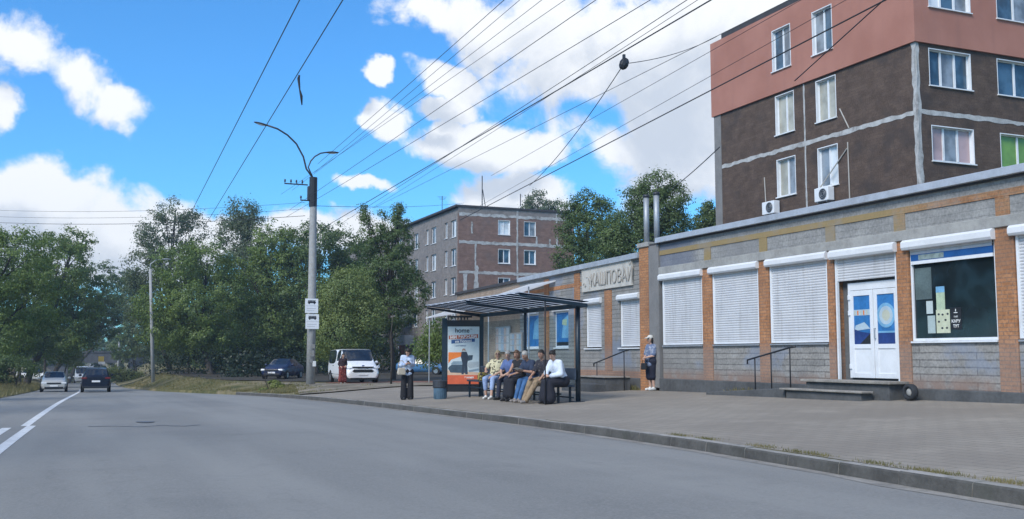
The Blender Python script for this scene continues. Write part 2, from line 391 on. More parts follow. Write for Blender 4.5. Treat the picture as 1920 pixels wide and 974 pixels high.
# kerb: separate concrete stones with open joints
mb = MB(); y = -18.
while y < 53:
    L = 1.0; y1 = y + L - .01; dz = rnd.uniform(-.006, .006); dx = rnd.uniform(-.005, .005)
    P = []
    for yy in (y, y1):
        k = Xk(yy) + dx; z = Rz(yy)
        P += [(k - .01, yy, z - .1), (k + .015, yy, z + .115 + dz), (k + .03, yy, z + .135 + dz), (k + .175, yy, z + .14 + dz), (k + .175, yy, z - .1)]
    mb.add(P, [(0, 1, 2, 3, 4), (9, 8, 7, 6, 5)] + [(i, i + 5, (i + 1) % 5 + 5, (i + 1) % 5) for i in range(5)])
    for q in (2, 3): mb.mi[-7 + q] = 1
    y += L
t = newmat('kerb_concrete'); o = t.obj()
c = t.mixc(t.rng(t.noise(o, 1.3, 7, .6), .35, .65), (.26, .25, .225), (.38, .36, .33))
c = t.mixc(t.math('MULTIPLY', t.rng(t.noise(o, 5, 6, .6), .5, .7), .6), c, (.07, .072, .065))
t.pbr(c, .92, 0, .2, t.bump(t.noise(o, 25, 5), .5, .02))
KT = t.m
struct(mb.build('kerb', [KT, mat('kerb_face_painted_shade', (.085, .082, .076), .92, .3, 2.5, .5, 25, dirt=(.05, .055, .04), dk=.5)]))  # front face darker than the top: its shade is put into the colour
# dust lying in the gutter
sheet('gutter_dust', mat('gutter_dust', (.25, .235, .21), .95, .3, 3, .3, 40), lambda y: [Xk(y) - .03 - (.16 + .10 * noise.noise(Vector((0, y * .7, 0)))) , Xk(y) - .06, Xk(y) + .0], [y for y in rows if -18 <= y <= 53], .004, lambda x, y: Rz(y))

# painted lines on the road
m_line = mat('worn_road_paint', (.62, .63, .63), .8, .12, 6, dirt=(.22, .23, .23), dk=.55)
def line(name, pts, w, lift=.005):
    vs = []; fs = []
    P = []
    for (xa, ya), (xb, yb) in zip(pts[:-1], pts[1:]):
        n = max(2, int((yb - ya) / 1.0))
        P += [(xa + (xb - xa) * i / n, ya + (yb - ya) * i / n) for i in range(n)]
    P.append(pts[-1])
    for x, yy in P:
        vs += [(x - w / 2, yy, Rz(yy) + lift), (x + w / 2, yy, Rz(yy) + lift)]
    fs = [(2*i, 2*i+1, 2*i+3, 2*i+2) for i in range(len(P) - 1)]
    mb = MB(); mb.add(vs, fs); return struct(mb.build(name, m_line))
line('centre_line', [(-1.20, -20), (-1.14, 12), (-.86, 23.2)], .17)
line('double_line', [(-1.62, -20), (-1.50, 12), (-1.28, 22.6)], .17)
line('single_centre_line', [(-.98, 23.2), (-.55, 45), (.02, 76), (.2, 92)], .17)
line('far_centre_line', [(.5, 104), (.95, 128)], .17)
# a tar repair and a transverse crack sealed with bitumen
mb = MB(); c0 = onZ(272, 790, -.18); n = 18
mb.add([(c0.x + math.cos(2*PI*i/n) * .2 * (1 + .9 * noise.noise(Vector((i, 0, 1)))), c0.y + math.sin(2*PI*i/n) * .55 * (1 + .8 * noise.noise(Vector((i, 3, 1)))), Rz(c0.y + math.sin(2*PI*i/n) * 1.2) + .006) for i in range(n)], [tuple(range(n))])
struct(mb.build('tar_patch', mat('bitumen', (.125, .135, .145), .7, .3, 5)))
mb = MB(); P = [onZ(x, y, -.17) for x, y in ((165, 800), (215, 799), (262, 801), (305, 798), (345, 800), (375, 797))]
for a, b in zip(P[:-1], P[1:]):
    mb.quad((a.x, a.y - .05, Rz(a.y) + .007), (b.x, b.y - .05, Rz(b.y) + .007), (b.x, b.y + .05, Rz(b.y) + .007), (a.x, a.y + .05, Rz(a.y) + .007))
struct(mb.build('sealed_crack', MATS['bitumen']))

# ------------------------------------------------------------------ grass (nobody could count it)
def grass(name, spots, n, h0, h1, seed, m=None, wk=1.):
    r = random.Random(seed); mb = MB()
    for _ in range(n):
        x, y = spots(r)
        z = gz(x, y); h = r.uniform(h0, h1); a = r.uniform(0, PI); w = r.uniform(.01, .02) * (1 + h) * wk
        lx, ly = r.gauss(0, h * .3), r.gauss(0, h * .3)
        mb.add([(x - w * math.cos(a), y - w * math.sin(a), z - .01), (x + w * math.cos(a), y + w * math.sin(a), z - .01), (x + lx, y + ly, z + h)], [(0, 1, 2)])
    o = mb.build(name, m or m_grassb); o['kind'] = 'stuff'; return o
def kspot(r):          # weeds rooted behind the near kerb stones
    y = r.choice([6.2, 6.5, 6.9, 7.6, 7.9, 8.6, 9.7, 10.1, 10.9, 12.3, 13.1]) + r.gauss(0, .16); return Xk(y) + .17 + abs(r.gauss(0, .07)), y
grass('kerb_grass', kspot, 2600, .012, .05, 1, None, .4)
def vspot(r):
    while 1:
        y = r.uniform(42, 56); x = Xk(y) + .2 + r.expovariate(1 / 1.1)
        if noise.noise(Vector((x * .5, y * .4, 9))) > .02 and x < Xk(y) + 4: return x, y
grass('verge_grass', vspot, 5000, .04, .16, 2)
def fspot(r):
    while 1:
        y = r.uniform(56, 105); x = Xk(y) + r.uniform(.0, 3.2)
        if noise.noise(Vector((x * .4, y * .3, 9))) > -.2: return x, y
grass('far_verge_grass', fspot, 6000, .05, .18, 3)
def lspot(r):
    y = r.uniform(45, 120); return Xl(y) - abs(r.gauss(0, 2.2)), y
grass('left_verge_grass', lspot, 9000, .08, .35, 4)
def wspot(r):
    y = r.choice([27.6, 28.9, 30.2, 31.3, 33, 22.3, 21.6]) + r.gauss(0, .18); return 15.8 - abs(r.gauss(0, .06)) + max(0, (y - 27) * .068), y
grass('wall_foot_grass', wspot, 900, .04, .2, 5)

# ground sheet under the trees, the canopy's shade put into its dark colour
def litter(y):  # columns of the painted shade sheet
    a = Xk(y) + (5.2 if y < 70 else 3.2) + 1.2 * noise.noise(Vector((1, y * .35, 2))) + max(0, 66 - y) * .9; return [a + (34 - a) * j / 16 for j in range(17)]
sheet('tree_shade_ground', mat('soil_painted_shade', (.045, .038, .028), .98, .4, 1.2, .6, 10, dirt=(.05, .055, .025), dk=.6), litter, [y for y in rows if 61 <= y <= 118], .045, lambda x, y: gz(x, y))
# bare sandy bank beside the dip in front of the bridge
sheet('sandy_bank', mat('dry_sandy_soil', (.36, .29, .18), .95, .25, .8, .5, 6, dirt=(.14, .15, .06), dk=.6), lambda y: [Xl(y) - 11 + 10.4 * j / 10 for j in range(11)], [y for y in rows if 138 <= y <= 256], .12, lambda x, y: gz(x, y))
# ------------------------------------------------------------------ sky, clouds and sun
SUN_AZ, SUN_EL = R_(-122), R_(41)             # compass angle from +Y towards +X
w = bpy.data.worlds.new('World'); SC.world = w; t = NT(w)
gen = t.n('ShaderNodeTexCoord').outputs['Generated']
sky = t.n('ShaderNodeTexSky', sky_type='NISHITA', sun_disc=False, sun_elevation=SUN_EL, sun_rotation=SUN_AZ, altitude=100, air_density=1.0, dust_density=.3, ozone_density=2.0)
skyc = t.mixc(1., sky.outputs[0], SKY_TINT, 'MULTIPLY')
# cumulus: (pixel centre of each bank as the survey saw it, half widths, tilt) turned into compass and height angles
BANKS = [(30, 95, 120, 60, 0), (130, 135, 110, 60, 25), (205, 185, 75, 48, 30), (-10, 190, 45, 55, 0),
         (90, 375, 130, 75, 0), (-40, 420, 200, 110, 0), (230, 440, 220, 85, 12), (420, 440, 190, 60, 5), (560, 430, 130, 45, 0), (700, 440, 120, 40, 0),
         (738, 226, 62, 34, 0), (690, 218, 28, 22, 0), (830, 208, 52, 24, 0), (880, 275, 130, 40, 6), (1000, 292, 100, 30, 5), (668, 337, 60, 18, 0),
         (800, 20, 90, 50, 10), (905, 55, 130, 80, 15), (1080, 60, 230, 130, 10), (1230, 120, 240, 170, 10), (1100, 150, 150, 75, 20), (835, 152, 70, 34, 20), (1190, 290, 170, 75, 20),
         (1260, 215, 140, 120, 0), (1330, 40, 260, 160, 0), (1000, 375, 130, 50, 0), (1270, 340, 140, 75, 0), (710, 140, 30, 22, 0)]
gt = bpy.data.node_groups.new('cloud_density', 'ShaderNodeTree')
gt.interface.new_socket('Vector', in_out='INPUT', socket_type='NodeSocketVector'); gt.interface.new_socket('Density', in_out='OUTPUT', socket_type='NodeSocketFloat')
class GN(NT):
    def __init__(s, tr): s.t = tr
q = GN(gt); gi = q.n('NodeGroupInput').outputs[0]
wob = q.n('ShaderNodeTexNoise', i={'Vector': gi, 'Scale': 11., 'Detail': 6., 'Roughness': .62}).outputs['Color']
wob = q.n('ShaderNodeVectorMath', operation='SCALE', i={0: q.n('ShaderNodeVectorMath', operation='SUBTRACT', i={0: wob, 1: (.5, .5, .5)}).outputs[0], 'Scale': .06}).outputs[0]
gw = q.n('ShaderNodeVectorMath', operation='MULTIPLY', i={0: q.n('ShaderNodeVectorMath', operation='ADD', i={0: gi, 1: wob}).outputs[0], 1: (1, 1, 0)}).outputs[0]
best = None
for px, py, rx, ry, rot in BANKS:
    d = Vector(ray(px, py)).normalized(); az = math.atan2(d.x, d.y); el = math.asin(d.z)
    mp = q.n('ShaderNodeMapping', vector_type='TEXTURE', i={'Vector': gw, 'Location': (az, el, 0), 'Rotation': (0, 0, R_(-rot)), 'Scale': (rx / F / math.cos(el) * 1.02, ry / F * 1.02, 1)})
    ln = q.n('ShaderNodeVectorMath', operation='LENGTH', i={0: mp.outputs[0]}).outputs['Value']
    v = q.math('SUBTRACT', 1., ln)
    best = v if best is None else q.math('SMOOTH_MAX', best, v, .12)
sx = q.n('ShaderNodeSeparateXYZ', i={0: gi})
f1 = q.noise(gi, 9, 9, .58, .3); f0 = q.noise(gi, 2.6, 4, .5)
# fair-weather cloud over the rest of the sky, outside the surveyed part
rel = q.math('ABSOLUTE', q.math('SUBTRACT', sx.outputs[0], YAW))
elsewhere = q.math('MAXIMUM', q.rng(rel, .62, .9), q.rng(sx.outputs[1], .42, .65))
gen_d = q.math('SUBTRACT', q.math('MULTIPLY', f0, 3.2), 1.65)
gen_d = q.math('SUBTRACT', gen_d, q.math('MULTIPLY', q.math('SUBTRACT', 1., elsewhere), 5.))
best = q.math('MAXIMUM', q.math('MAXIMUM', best, -1.), gen_d)
dd = q.math('ADD', q.math('MULTIPLY', best, .85), q.math('MULTIPLY', q.math('SUBTRACT', f1, .5), 2.5))
q.t.links.new(dd, q.n('NodeGroupOutput').inputs[0])
sp = t.n('ShaderNodeSeparateXYZ', i={0: gen})
azn = t.math('ARCTAN2', sp.outputs[0], sp.outputs[1]); eln = t.math('ARCSINE', sp.outputs[2])
def dens(dx, dy):
    g = t.n('ShaderNodeGroup'); g.node_tree = gt
    v = t.n('ShaderNodeCombineXYZ', i={0: t.math('ADD', azn, dx), 1: t.math('ADD', eln, dy), 2: .37}).outputs[0]
    t.t.links.new(v, g.inputs[0]); return g.outputs[0]
d0 = dens(0., 0.); d1 = dens(.012, .03)
cov = t.rng(d0, -.03, .36)
thick = t.rng(t.math('SUBTRACT', d1, t.math('MULTIPLY', d0, .35)), -.1, .75)
cc = t.mixc(thick, CLOUD_LIT, CLOUD_SHADE)
fin = t.mixc(t.math('MULTIPLY', cov, .97), skyc, cc)
bg = t.n('ShaderNodeBackground', i={'Color': fin, 'Strength': SKY_STR})
t.t.links.new(bg.outputs[0], t.n('ShaderNodeOutputWorld').inputs[0])
sl = bpy.data.lights.new('sun', 'SUN'); sl.energy = SUN_E; sl.angle = SUN_ANGLE; sl.color = (1, .955, .89)
so = bpy.data.objects.new('sun', sl); COL.objects.link(so)
sd = Vector((math.sin(SUN_AZ) * math.cos(SUN_EL), math.cos(SUN_AZ) * math.cos(SUN_EL), math.sin(SUN_EL)))
so.rotation_euler = (-sd).to_track_quat('-Z', 'Y').to_euler()
vs_ = SC.view_settings; vs_.view_transform = 'Standard'; vs_.look = 'None'; vs_.exposure = EXPOSURE; vs_.gamma = 1; vs_.use_curve_mapping = False
# ------------------------------------------------------------------ materials of the buildings
def sillstain(t, o, sp, c):
    m = t.rng(t.noise(o, .55, 5, .6), .52, .62); z = t.rng(sp.outputs[2], .7, 1.5)
    c = t.mixc(t.math('MULTIPLY', t.math('MULTIPLY', m, .5), t.rng(sp.outputs[2], .75, 1.05)), c, (.20, .25, .34))
    lo = t.math('MULTIPLY', t.rng(sp.outputs[2], .95, .62), t.rng(t.noise(o, 2, 5), .3, .55))
    return t.mixc(t.math('MULTIPLY', lo, .75), c, (.26, .17, .13))
m_tile = brickmat('grey_stone_courses', (.235, .23, .218), (.315, .302, .28), (.09, .086, .082), 2.9, .145, .016, stain=(.19, .19, .185), stain_k=.5, extra=sillstain)
m_tilef = brickmat('grey_frieze_courses', (.215, .225, .235), (.27, .275, .28), (.13, .135, .14), .62, .14, .008, stain=(.15, .16, .18), stain_k=.5, sscale=.35)
def friezeblue(t, o, sp, c):
    m = t.rng(sp.outputs[1], 24.0, 24.6)
    return t.mixc(t.math('MULTIPLY', m, .55), c, (.10, .125, .19))
m_tilef2 = brickmat('grey_frieze_repainted', (.25, .25, .242), (.315, .31, .295), (.155, .155, .15), 2.9, .14, .007, stain=(.20, .20, .205), stain_k=.5, sscale=.35, extra=friezeblue)
m_obrick = brickmat('orange_brick', (.36, .15, .062), (.48, .235, .11), (.19, .135, .095), .25, .077, .012, stain=(.22, .13, .09), stain_k=.5)
def pilfade(t, o, sp, c): return t.mixc(t.math('MULTIPLY', t.rng(sp.outputs[2], 1.75, 1.25), .45), c, (.23, .21, .20))
m_obrickf = brickmat('orange_brick_dusty', (.34, .145, .062), (.45, .22, .105), (.19, .135, .10), .25, .077, .012, stain=(.22, .13, .09), stain_k=.5, extra=pilfade)
def bandcol(t, o, sp, c):
    y = sp.outputs[1]
    k = t.rng(t.math('ADD', y, t.math('MULTIPLY', t.noise(o, .8, 4), 3.)), 16.2, 18.8)
    c = t.mixc(t.math('MULTIPLY', k, .7), c, (.30, .25, .12))
    return t.mixc(t.math('MULTIPLY', t.rng(t.noise(o, 1.1, 6, .65), .48, .66), .5), c, (.25, .245, .235))
m_band = brickmat('painted_brick_band', (.33, .16, .08), (.38, .21, .11), (.2, .15, .1), .25, .075, .01, extra=bandcol)
m_beige = brickmat('beige_brick', (.30, .22, .16), (.37, .28, .21), (.2, .17, .14), .25, .075, .01, stain=(.22, .2, .18), stain_k=.4)
m_brown = brickmat('dark_brown_wall', (.082, .056, .043), (.118, .083, .064), (.072, .056, .047), .36, .12, .008, stain=(.05, .042, .04), stain_k=.6, var=.3, sscale=.8)
m_brown2 = brickmat('red_brown_panel', (.17, .105, .085), (.235, .15, .12), (.13, .1, .09), .5, .16, .01, stain=(.15, .12, .11), stain_k=.5)
m_greyb = brickmat('grey_silicate_panel', (.20, .185, .175), (.25, .225, .21), (.16, .15, .14), .5, .16, .01, stain=(.15, .14, .14), stain_k=.4)
t = newmat('pink_render'); o = t.obj()
c = t.mixc(t.rng(t.noise(o, .5, 6, .6), .3, .7), (.355, .162, .122), (.415, .198, .152))
stv = t.n('ShaderNodeMapping', i={'Vector': o, 'Scale': (1.2, 1.2, .08)}).outputs[0]
c = t.mixc(t.math('MULTIPLY', t.rng(t.noise(stv, 1.5, 6, .6), .5, .7), .3), c, (.28, .14, .115))
t.pbr(c, .92, 0, .15, t.bump(t.noise(o, 60, 4), .15, .01)); m_pink = t.m
m_seam = mat('seam_mortar', (.42, .42, .41), .95, .25, 3, .3, 20, dirt=(.10, .085, .08), dk=.75)
m_sgrey = mat('side_concrete_strip', (.20, .195, .19), .95, .15, 2, .2, 30)

# ------------------------------------------------------------------ taller shop building
X0 = 15.9
shop = thing('shop_building', 'long single-storey shop building with roller shutters and orange brick pillars', 'building', (X0 + 4, 17, .3))
def P(name, mb, m, parent=shop, bevel=0.): return mb.build(name, m, parent, False, bevel, True)
YA, YB = 6.2, 27.1
P('core', MB().box(X0 + .32, 27, YA, YB - .1, -.4, 4.55), m_concd)
P('roof', MB().box(X0 - .06, 27.2, YA - .1, YB - .3, 4.56, 4.62), m_tar)
P('cornice', MB().prism([(X0 - .16, 4.60), (X0 - .14, 4.76), (X0 + .25, 4.79), (X0 + .25, 4.60)], 'y', YA - .1, 26.15), m_cornice, bevel=.01)
P('lintel', MB().box(X0 - .07, X0 + .3, YA, 26.1, 3.655, 3.87), m_conc, bevel=.012)
P('upper_frieze', MB().box(X0, X0 + .3, YA, 26.15, 4.375, 4.598), m_tilef2)
P('brick_band', MB().box(X0 - .015, X0 + .3, YA, 26.15, 4.235, 4.372), m_band)
mp = [7.4, 10.6, 13.8, 16.42, 18.58, 21.1, 23.6]
mb = MB(); last = YA
for y in mp:
    mb.box(X0 + .005, X0 + .3, last, y - .16, 3.872, 4.232); P('frieze_pier', MB().box(X0 - .012, X0 + .3, y - .158, y + .158, 3.872, 4.232), m_band); last = y + .16
mb.box(X0 + .005, X0 + .3, last, 26.15, 3.872, 4.232)
P('frieze_panels', mb, m_tilef2)
bays = [(23.87, 25.98, 's'), (21.32, 23.37, 's'), (18.72, 20.86, 's'), (16.55, 18.46, 'd'), (14.02, 16.18, 'w'), (11.25, 13.55, 's'), (8.5, 10.8, 's')]
pil = [(23.39, 23.85), (20.88, 21.30), (18.48, 18.70), (16.20, 16.53), (13.57, 14.00), (10.82, 11.23), (8.05, 8.48)]
for a, b in pil: P('brick_pillar', MB().box(X0 - .03, X0 + .3, a, b, .56, 3.652), m_obrickf)
# walls under the sills
for a, b, k in bays:
    if k != 'd':
        P('sill_wall', MB().box(X0, X0 + .3, a - .018, b + .018, .56, 1.50), m_tile)
        P('sill', MB().box(X0 - .05, X0 + .2, a, b, 1.502, 1.54), m_white if k == 'w' else m_grey, bevel=.006)
mb = MB(); mb.box(X0 - .09, X0 + .3, YA, 16.4, -.3, .575).box(X0 - .09, X0 + .3, 18.4, 26.1, -.3, .575)
P('plinth', mb, m_plinth, bevel=.02)
# corner pier with its cap
P("corner_pier", MB().box(X0 - .07, X0 + .4, 26.68, 27.22, -.2, 4.56), m_obrick)
P("corner_pier_cap", MB().box(X0 - .12, X0 + .5, 26.62, 27.28, 4.562, 4.70), m_conc, bevel=.015)
P('corner_strip', MB().box(X0 - .06, X0 + .3, 26.105, 26.675, .3, 4.56), m_sgrey)
# roller shutters
def slats(y0, y1, z0, z1, x):
    mb = MB(); n = max(2, int(round((z1 - z0) / .062))); h = (z1 - z0) / n; vs = []
    prof = []
    for i in range(n):
        z = z0 + i * h
        prof += [(x + .012, z), (x - .002, z + .008), (x - .008, z + h * .5), (x - .002, z + h - .008), (x + .012, z + h - .002)]
    vs = [(px, yy, pz) for yy in (y0, y1) for px, pz in prof]; m = len(prof)
    mb.add(vs, [(i, i + 1, m + i + 1, m + i) for i in range(m - 1)]); return mb
def shutter(y0, y1, z0, z1, parent, strip=None, x=X0, world=True, proud=.14):
    sh = slats(y0 + .05, y1 - .05, z0 + .04, z1 - .12, x + .03).build('roller_shutter', m_shut, parent, False, 0, world)
    mb = MB().prism([(x + .06, z1 - .19), (x - proud + .03, z1 - .19), (x - proud, z1 - .15), (x - proud, z1 - .05), (x - proud + .05, z1), (x + .06, z1)], 'y', y0 - .06, y1 + .06)
    kids = [('shutter_box', mb, m_shutbox), ('bottom_bar', MB().box(x + .02, x + .05, y0 + .05, y1 - .05, z0, z0 + .045), m_white)]
    for yy in (y0, y1 - .05): kids.append(('guide_rail', MB().box(x - .005, x + .06, yy, yy + .05, z0 if strip is None else 1.55, z1 - .19), m_white))
    for n, b, m in kids: b.build(n, m, sh, False, .004, world)
    return sh
for a, b, k in bays:
    if k == 's': shutter(a, b, 1.56, 3.655, shop)
# door bay: half lowered shutter above a recessed double door
a, b, _ = bays[3]
sd_ = slats(a + .05, b - .05, 2.93, 3.53, X0 + .03).build('roller_shutter', m_shut, shop, world=True)
MB().prism([(X0 + .06, 3.44), (X0 - .13, 3.44), (X0 - .16, 3.49), (X0 - .16, 3.6), (X0 - .1, 3.65), (X0 + .06, 3.65)], 'y', a - .06, b + .06).build('shutter_box', m_shutbox, sd_, bevel=.004, world=True)
for yy in (a, b - .05): MB().box(X0 - .005, X0 + .06, yy, yy + .05, .70, 3.45).build('guide_rail', m_white, sd_, world=True)
P('door_recess', MB().box(X0 + .22, X0 + .318, a, b, .60, 3.6), m_concd)
dy0, dy1, dz0, dz1 = 16.60, 18.20, .745, 2.88
xd = X0 + .12
dr = P('door_frame', MB().box(xd, xd + .08, dy0, dy0 + .07, dz0, dz1).box(xd, xd + .08, dy1 - .07, dy1, dz0, dz1).box(xd, xd + .08, dy0 + .071, dy1 - .071, dz1 - .17, dz1), m_white, bevel=.006)
ym = (dy0 + dy1) / 2
for (l0, l1, side) in ((dy0 + .075, ym - .01, 0), (ym + .01, dy1 - .075, 1)):
    zt = dz1 - .18; zg0 = 1.50; zg1 = 2.58; e = .10
    mb = MB().box(xd - .015, xd + .05, l0, l0 + e, dz0 + .01, zt).box(xd - .015, xd + .05, l1 - e, l1, dz0 + .01, zt)
    mb.box(xd - .015, xd + .05, l0 + e, l1 - e, zg1, zt).box(xd - .015, xd + .05, l0 + e, l1 - e, zg0 - .1, zg0).box(xd - .015, xd + .05, l0 + e, l1 - e, dz0 + .01, dz0 + .12)
    lf = P('door', mb, m_white, bevel=.006)
    MB().box(xd + .005, xd + .03, l0 + e, l1 - e, dz0 + .12, zg0 - .1).build('lower_panel', m_white, lf, world=True)
    # printed film on the glass
    p = MB(); y0_, y1_ = l0 + e, l1 - e
    p.m = 0; p.box(xd + .004, xd + .02, y0_, y1_, zg0, zg1)
    x_ = xd
    def R(m, ya, yb, za, zb, dx): p.m = m; p.quad((x_ - dx, ya, za), (x_ - dx, yb, za), (x_ - dx, yb, zb), (x_ - dx, ya, zb))
    wv = y1_ - y0_
    if side == 1:      # left leaf as seen from the street
        R(3, y0_ + .01, y1_ - .01, 2.14, 2.27, .002)
        for i in range(5): R(4 if i % 2 else 5, y1_ - .06 - i * wv * .18, y1_ - .0 - i * wv * .18 - .02, 2.15, 2.25, .004)
        p.m = 3; p.add([(x_ - .003, y0_ + .01, 1.84), (x_ - .003, y1_ - .01, 1.80), (x_ - .003, y1_ - .05, 1.92), (x_ - .003, ym + .3, 1.99), (x_ - .003, y0_ + .1, 1.92)], [(0, 1, 2, 3, 4)])
        p.m = 2; p.add([(x_ - .004, y0_ + .005, 1.505), (x_ - .004, y1_ - .005, 1.505), (x_ - .004, y1_ - .005, 1.84), (x_ - .004, y1_ - wv * .4, 1.78), (x_ - .004, y0_ + .005, 1.74)], [(0, 1, 2, 3, 4)])
        p.m = 6; p.add([(x_ - .005, y0_ + .005, 1.505), (x_ - .005, y0_ + wv * .65, 1.505), (x_ - .005, y0_ + .005, 1.74)], [(0, 1, 2)])
    else:
        cy, cz = (y0_ + y1_) / 2, 2.12
        for k, (r1, r0, mm) in enumerate(((.27, .20, 1), (.20, .12, 3), (.12, 0, 5))):
            n = 28; p.m = mm; o0 = len(p.v)
            p.add([(x_ - .003, cy + math.cos(2*PI*i/n) * r1, cz + math.sin(2*PI*i/n) * r1) for i in range(n)] + [(x_ - .003, cy + math.cos(2*PI*i/n) * r0, cz + math.sin(2*PI*i/n) * r0) for i in range(n)], [(i, (i+1) % n, n + (i+1) % n, n + i) for i in range(n)])
        R(1, y0_ + .01, y1_ - .01, 1.74, 1.78, .003)
        R(2, y0_ + .005, y1_ - .005, 1.505, 1.74, .002)
    p.build('pane', [m_blue, m_lblue, m_navy, mat('film_pale', (.42, .53, .60), .5, .1, 5), m_orange, mat('film_sand', (.5, .52, .42), .5, .1, 5), m_black], lf, world=True)
    if side == 0: MB().tube([(xd - .02, ym - .06, 1.62), (xd - .06, ym - .06, 1.62), (xd - .06, ym - .06, 1.84), (xd - .02, ym - .06, 1.84)], .012, 6).build('handle', m_grey, lf, world=True)
    else:
        hb = MB()
        for zz in (.95, 2.15, 2.5): hb.box(xd - .035, xd - .012, dy1 - .09, dy1 - .02, zz, zz + .11)
        hb.build('hinges', m_white, lf, bevel=.008, world=True)
# shop window with notices behind the glass
a, b, _ = bays[4]
wn = P('shop_window', MB().box(X0 + .02, X0 + .10, a, a + .045, 1.545, 3.45).box(X0 + .02, X0 + .10, b - .05, b, 1.545, 3.45).box(X0 + .02, X0 + .10, a + .046, b - .051, 1.545, 1.60), m_white, bevel=.004)
MB().box(X0 + .06, X0 + .07, a + .045, b - .05, 1.60, 3.45).build('pane', m_glass, wn, world=True)
sh = slats(a + .05, b - .05, 3.33, 3.53, X0 + .0).build('roller_shutter', m_shut, shop, world=True)
MB().prism([(X0 + .06, 3.44), (X0 - .13, 3.44), (X0 - .16, 3.49), (X0 - .16, 3.6), (X0 - .1, 3.65), (X0 + .06, 3.65)], 'y', a - .05, b + .08).build('shutter_box', m_shutbox, sh, bevel=.004, world=True)
mb = MB(); mb.m = 0; mb.box(X0 - .012, X0 + .02, a + .05, b - .05, 3.20, 3.335)
mb.m = 1; mb.quad((X0 - .0145, 15.25, 3.215), (X0 - .0145, 15.92, 3.215), (X0 - .0145, 15.92, 3.32), (X0 - .0145, 15.25, 3.32))
mb.m = 2; mb.box(X0 - .015, X0 + .02, a + .05, b - .05, 3.13, 3.198)
mb.build('shutter_fascia', [mat('fascia_blue', (.012, .085, .27), .45, .2, 4), mat('faded_fascia_print', (.22, .28, .27), .6, .35, 12), m_white], sh, world=True)
xg = X0 + .055
def note(m, ya, yb, za, zb, nm='notice', xo=0.): return MB().box(xg - xo - .002, xg - xo + .003, ya, yb, za, zb).build(nm, m, wn, world=True)
note(m_yelp, 15.22, 15.57, 1.70, 2.17); note(m_green, 15.33, 15.55, 2.17, 2.62); note(m_lblue, 15.33, 15.55, 2.52, 2.64, xo=.003)
note(mat('notice_grey', (.38, .46, .45), .7, .15, 5), 15.60, 15.80, 1.70, 2.06); note(mat('notice_pale', (.50, .57, .56), .7, .08, 5), 15.65, 15.82, 2.10, 2.36)
note(m_black, 14.93, 15.20, 1.76, 2.20)
note(mat('window_curtain_strip', (.10, .14, .14), .7, .3, 3), 15.66, 16.10, 2.40, 3.05, 'curtain')
Mw = Matrix(((0, 0, -1, 0), (-1, 0, 0, 0), (0, 1, 0, 0), (0, 0, 0, 1)))     # text that reads from the street (from -X)
def wtxt(s, y, z, size, m, parent, x, **k): return text_mesh('lettering', s, size, m, parent, Matrix.Translation((x, y, z)) @ Mw, world=True, **k)
wtxt('КАВУ', 15.065, 1.90, .085, m_paper, wn, xg - .006, extrude=.001, bold=.002); wtxt('ТУТ', 15.065, 1.805, .08, m_paper, wn, xg - .006, extrude=.001, bold=.002)
wtxt('ПИЙ', 15.065, 2.0, .045, m_paper, wn, xg - .006, extrude=.001)
MB().box(xg - .008, xg - .005, 15.02, 15.11, 2.09, 2.105).box(xg - .008, xg - .005, 15.055, 15.072, 2.12, 2.17).build('cup_mark', m_paper, wn, world=True)
mk = MB()
for i, (yy, zz) in enumerate(((15.30, 1.80), (15.42, 1.80), (15.50, 1.93), (15.33, 1.96), (15.27, 2.08), (15.40, 2.07), (15.50, 2.08))):
    mk.add([(xg - .005, yy + math.cos(q) * .03, zz + math.sin(q) * .022) for q in [2*PI*k/8 for k in range(8)]], [tuple(range(8))])
mk.build('notice_print', m_dkmetal, wn, world=True)

# steps at the shop door
stp = thing('entrance_steps', 'worn concrete landing and lower step in front of the white shop door', 'steps', (15.2, 17.5, .3))
P('landing', MB().box(15.34, 15.80, 16.3, 18.9, -.1, .655), m_plinth, stp, .02); P('landing_slab', MB().box(15.26, 15.80, 16.2, 19.0, .657, .715), m_step, stp, .012)
P('lower_step', MB().box(15.0, 15.335, 16.75, 19.2, -.1, .46), m_plinth, stp, .02); P('step_slab', MB().box(14.93, 15.255, 16.65, 19.35, .462, .505), m_step, stp, .012)
P('ramp', MB().prism([(19.36, -.1), (19.36, .5), (22.6, .30), (22.6, -.1)], 'x', 15.1, 15.78), m_plinth, stp, .02)
def rail(name, label, p0, p1, posts, gzf):
    r = thing(name, label, 'handrail', (p0[0], p0[1], gzf))
    d = Vector(p1) - Vector(p0)
    MB().tube([Vector(p0) + Vector((0, 0, -.10)), p0, p1, Vector(p1) + d.normalized() * .18 + Vector((0, 0, -.02))], .022, 8).build('rail', m_black, r, True, world=True)
    for s in posts:
        q = Vector(p0) + d * s; MB().tube([(q.x, q.y, gzf - .1), (q.x, q.y, q.z)], .017, 8).build('post', m_black, r, True, world=True)
    return r
rail('handrail', 'black pipe handrail sloping up beside the steps of the white double door', (15.25, 20.98, 1.14), (15.25, 19.30, 1.44), (.18, .56, .98), .3)
q = Vector((15.52, 15.9, 0))
tr = thing('old_tyre', 'dark old tyre with pale hub standing at the end of the door steps', 'tyre', (q.x, q.y, .34))
mb = MB(); n = 24
P_ = [(.10, -.07), (.135, -.08), (.165, -.055), (.17, 0), (.165, .055), (.135, .08), (.10, .07), (.09, 0)]
mb.add([(w_, r_ * math.cos(2*PI*i/n), r_ * math.sin(2*PI*i/n) + .17) for i in range(n) for r_, w_ in P_], [(i*8+j, i*8+(j+1) % 8, ((i+1) % n)*8+(j+1) % 8, ((i+1) % n)*8+j) for i in range(n) for j in range(8)])
mb.build('tread', mat('dusty_rubber', (.03, .033, .038), .9, .3, 8), tr, True)
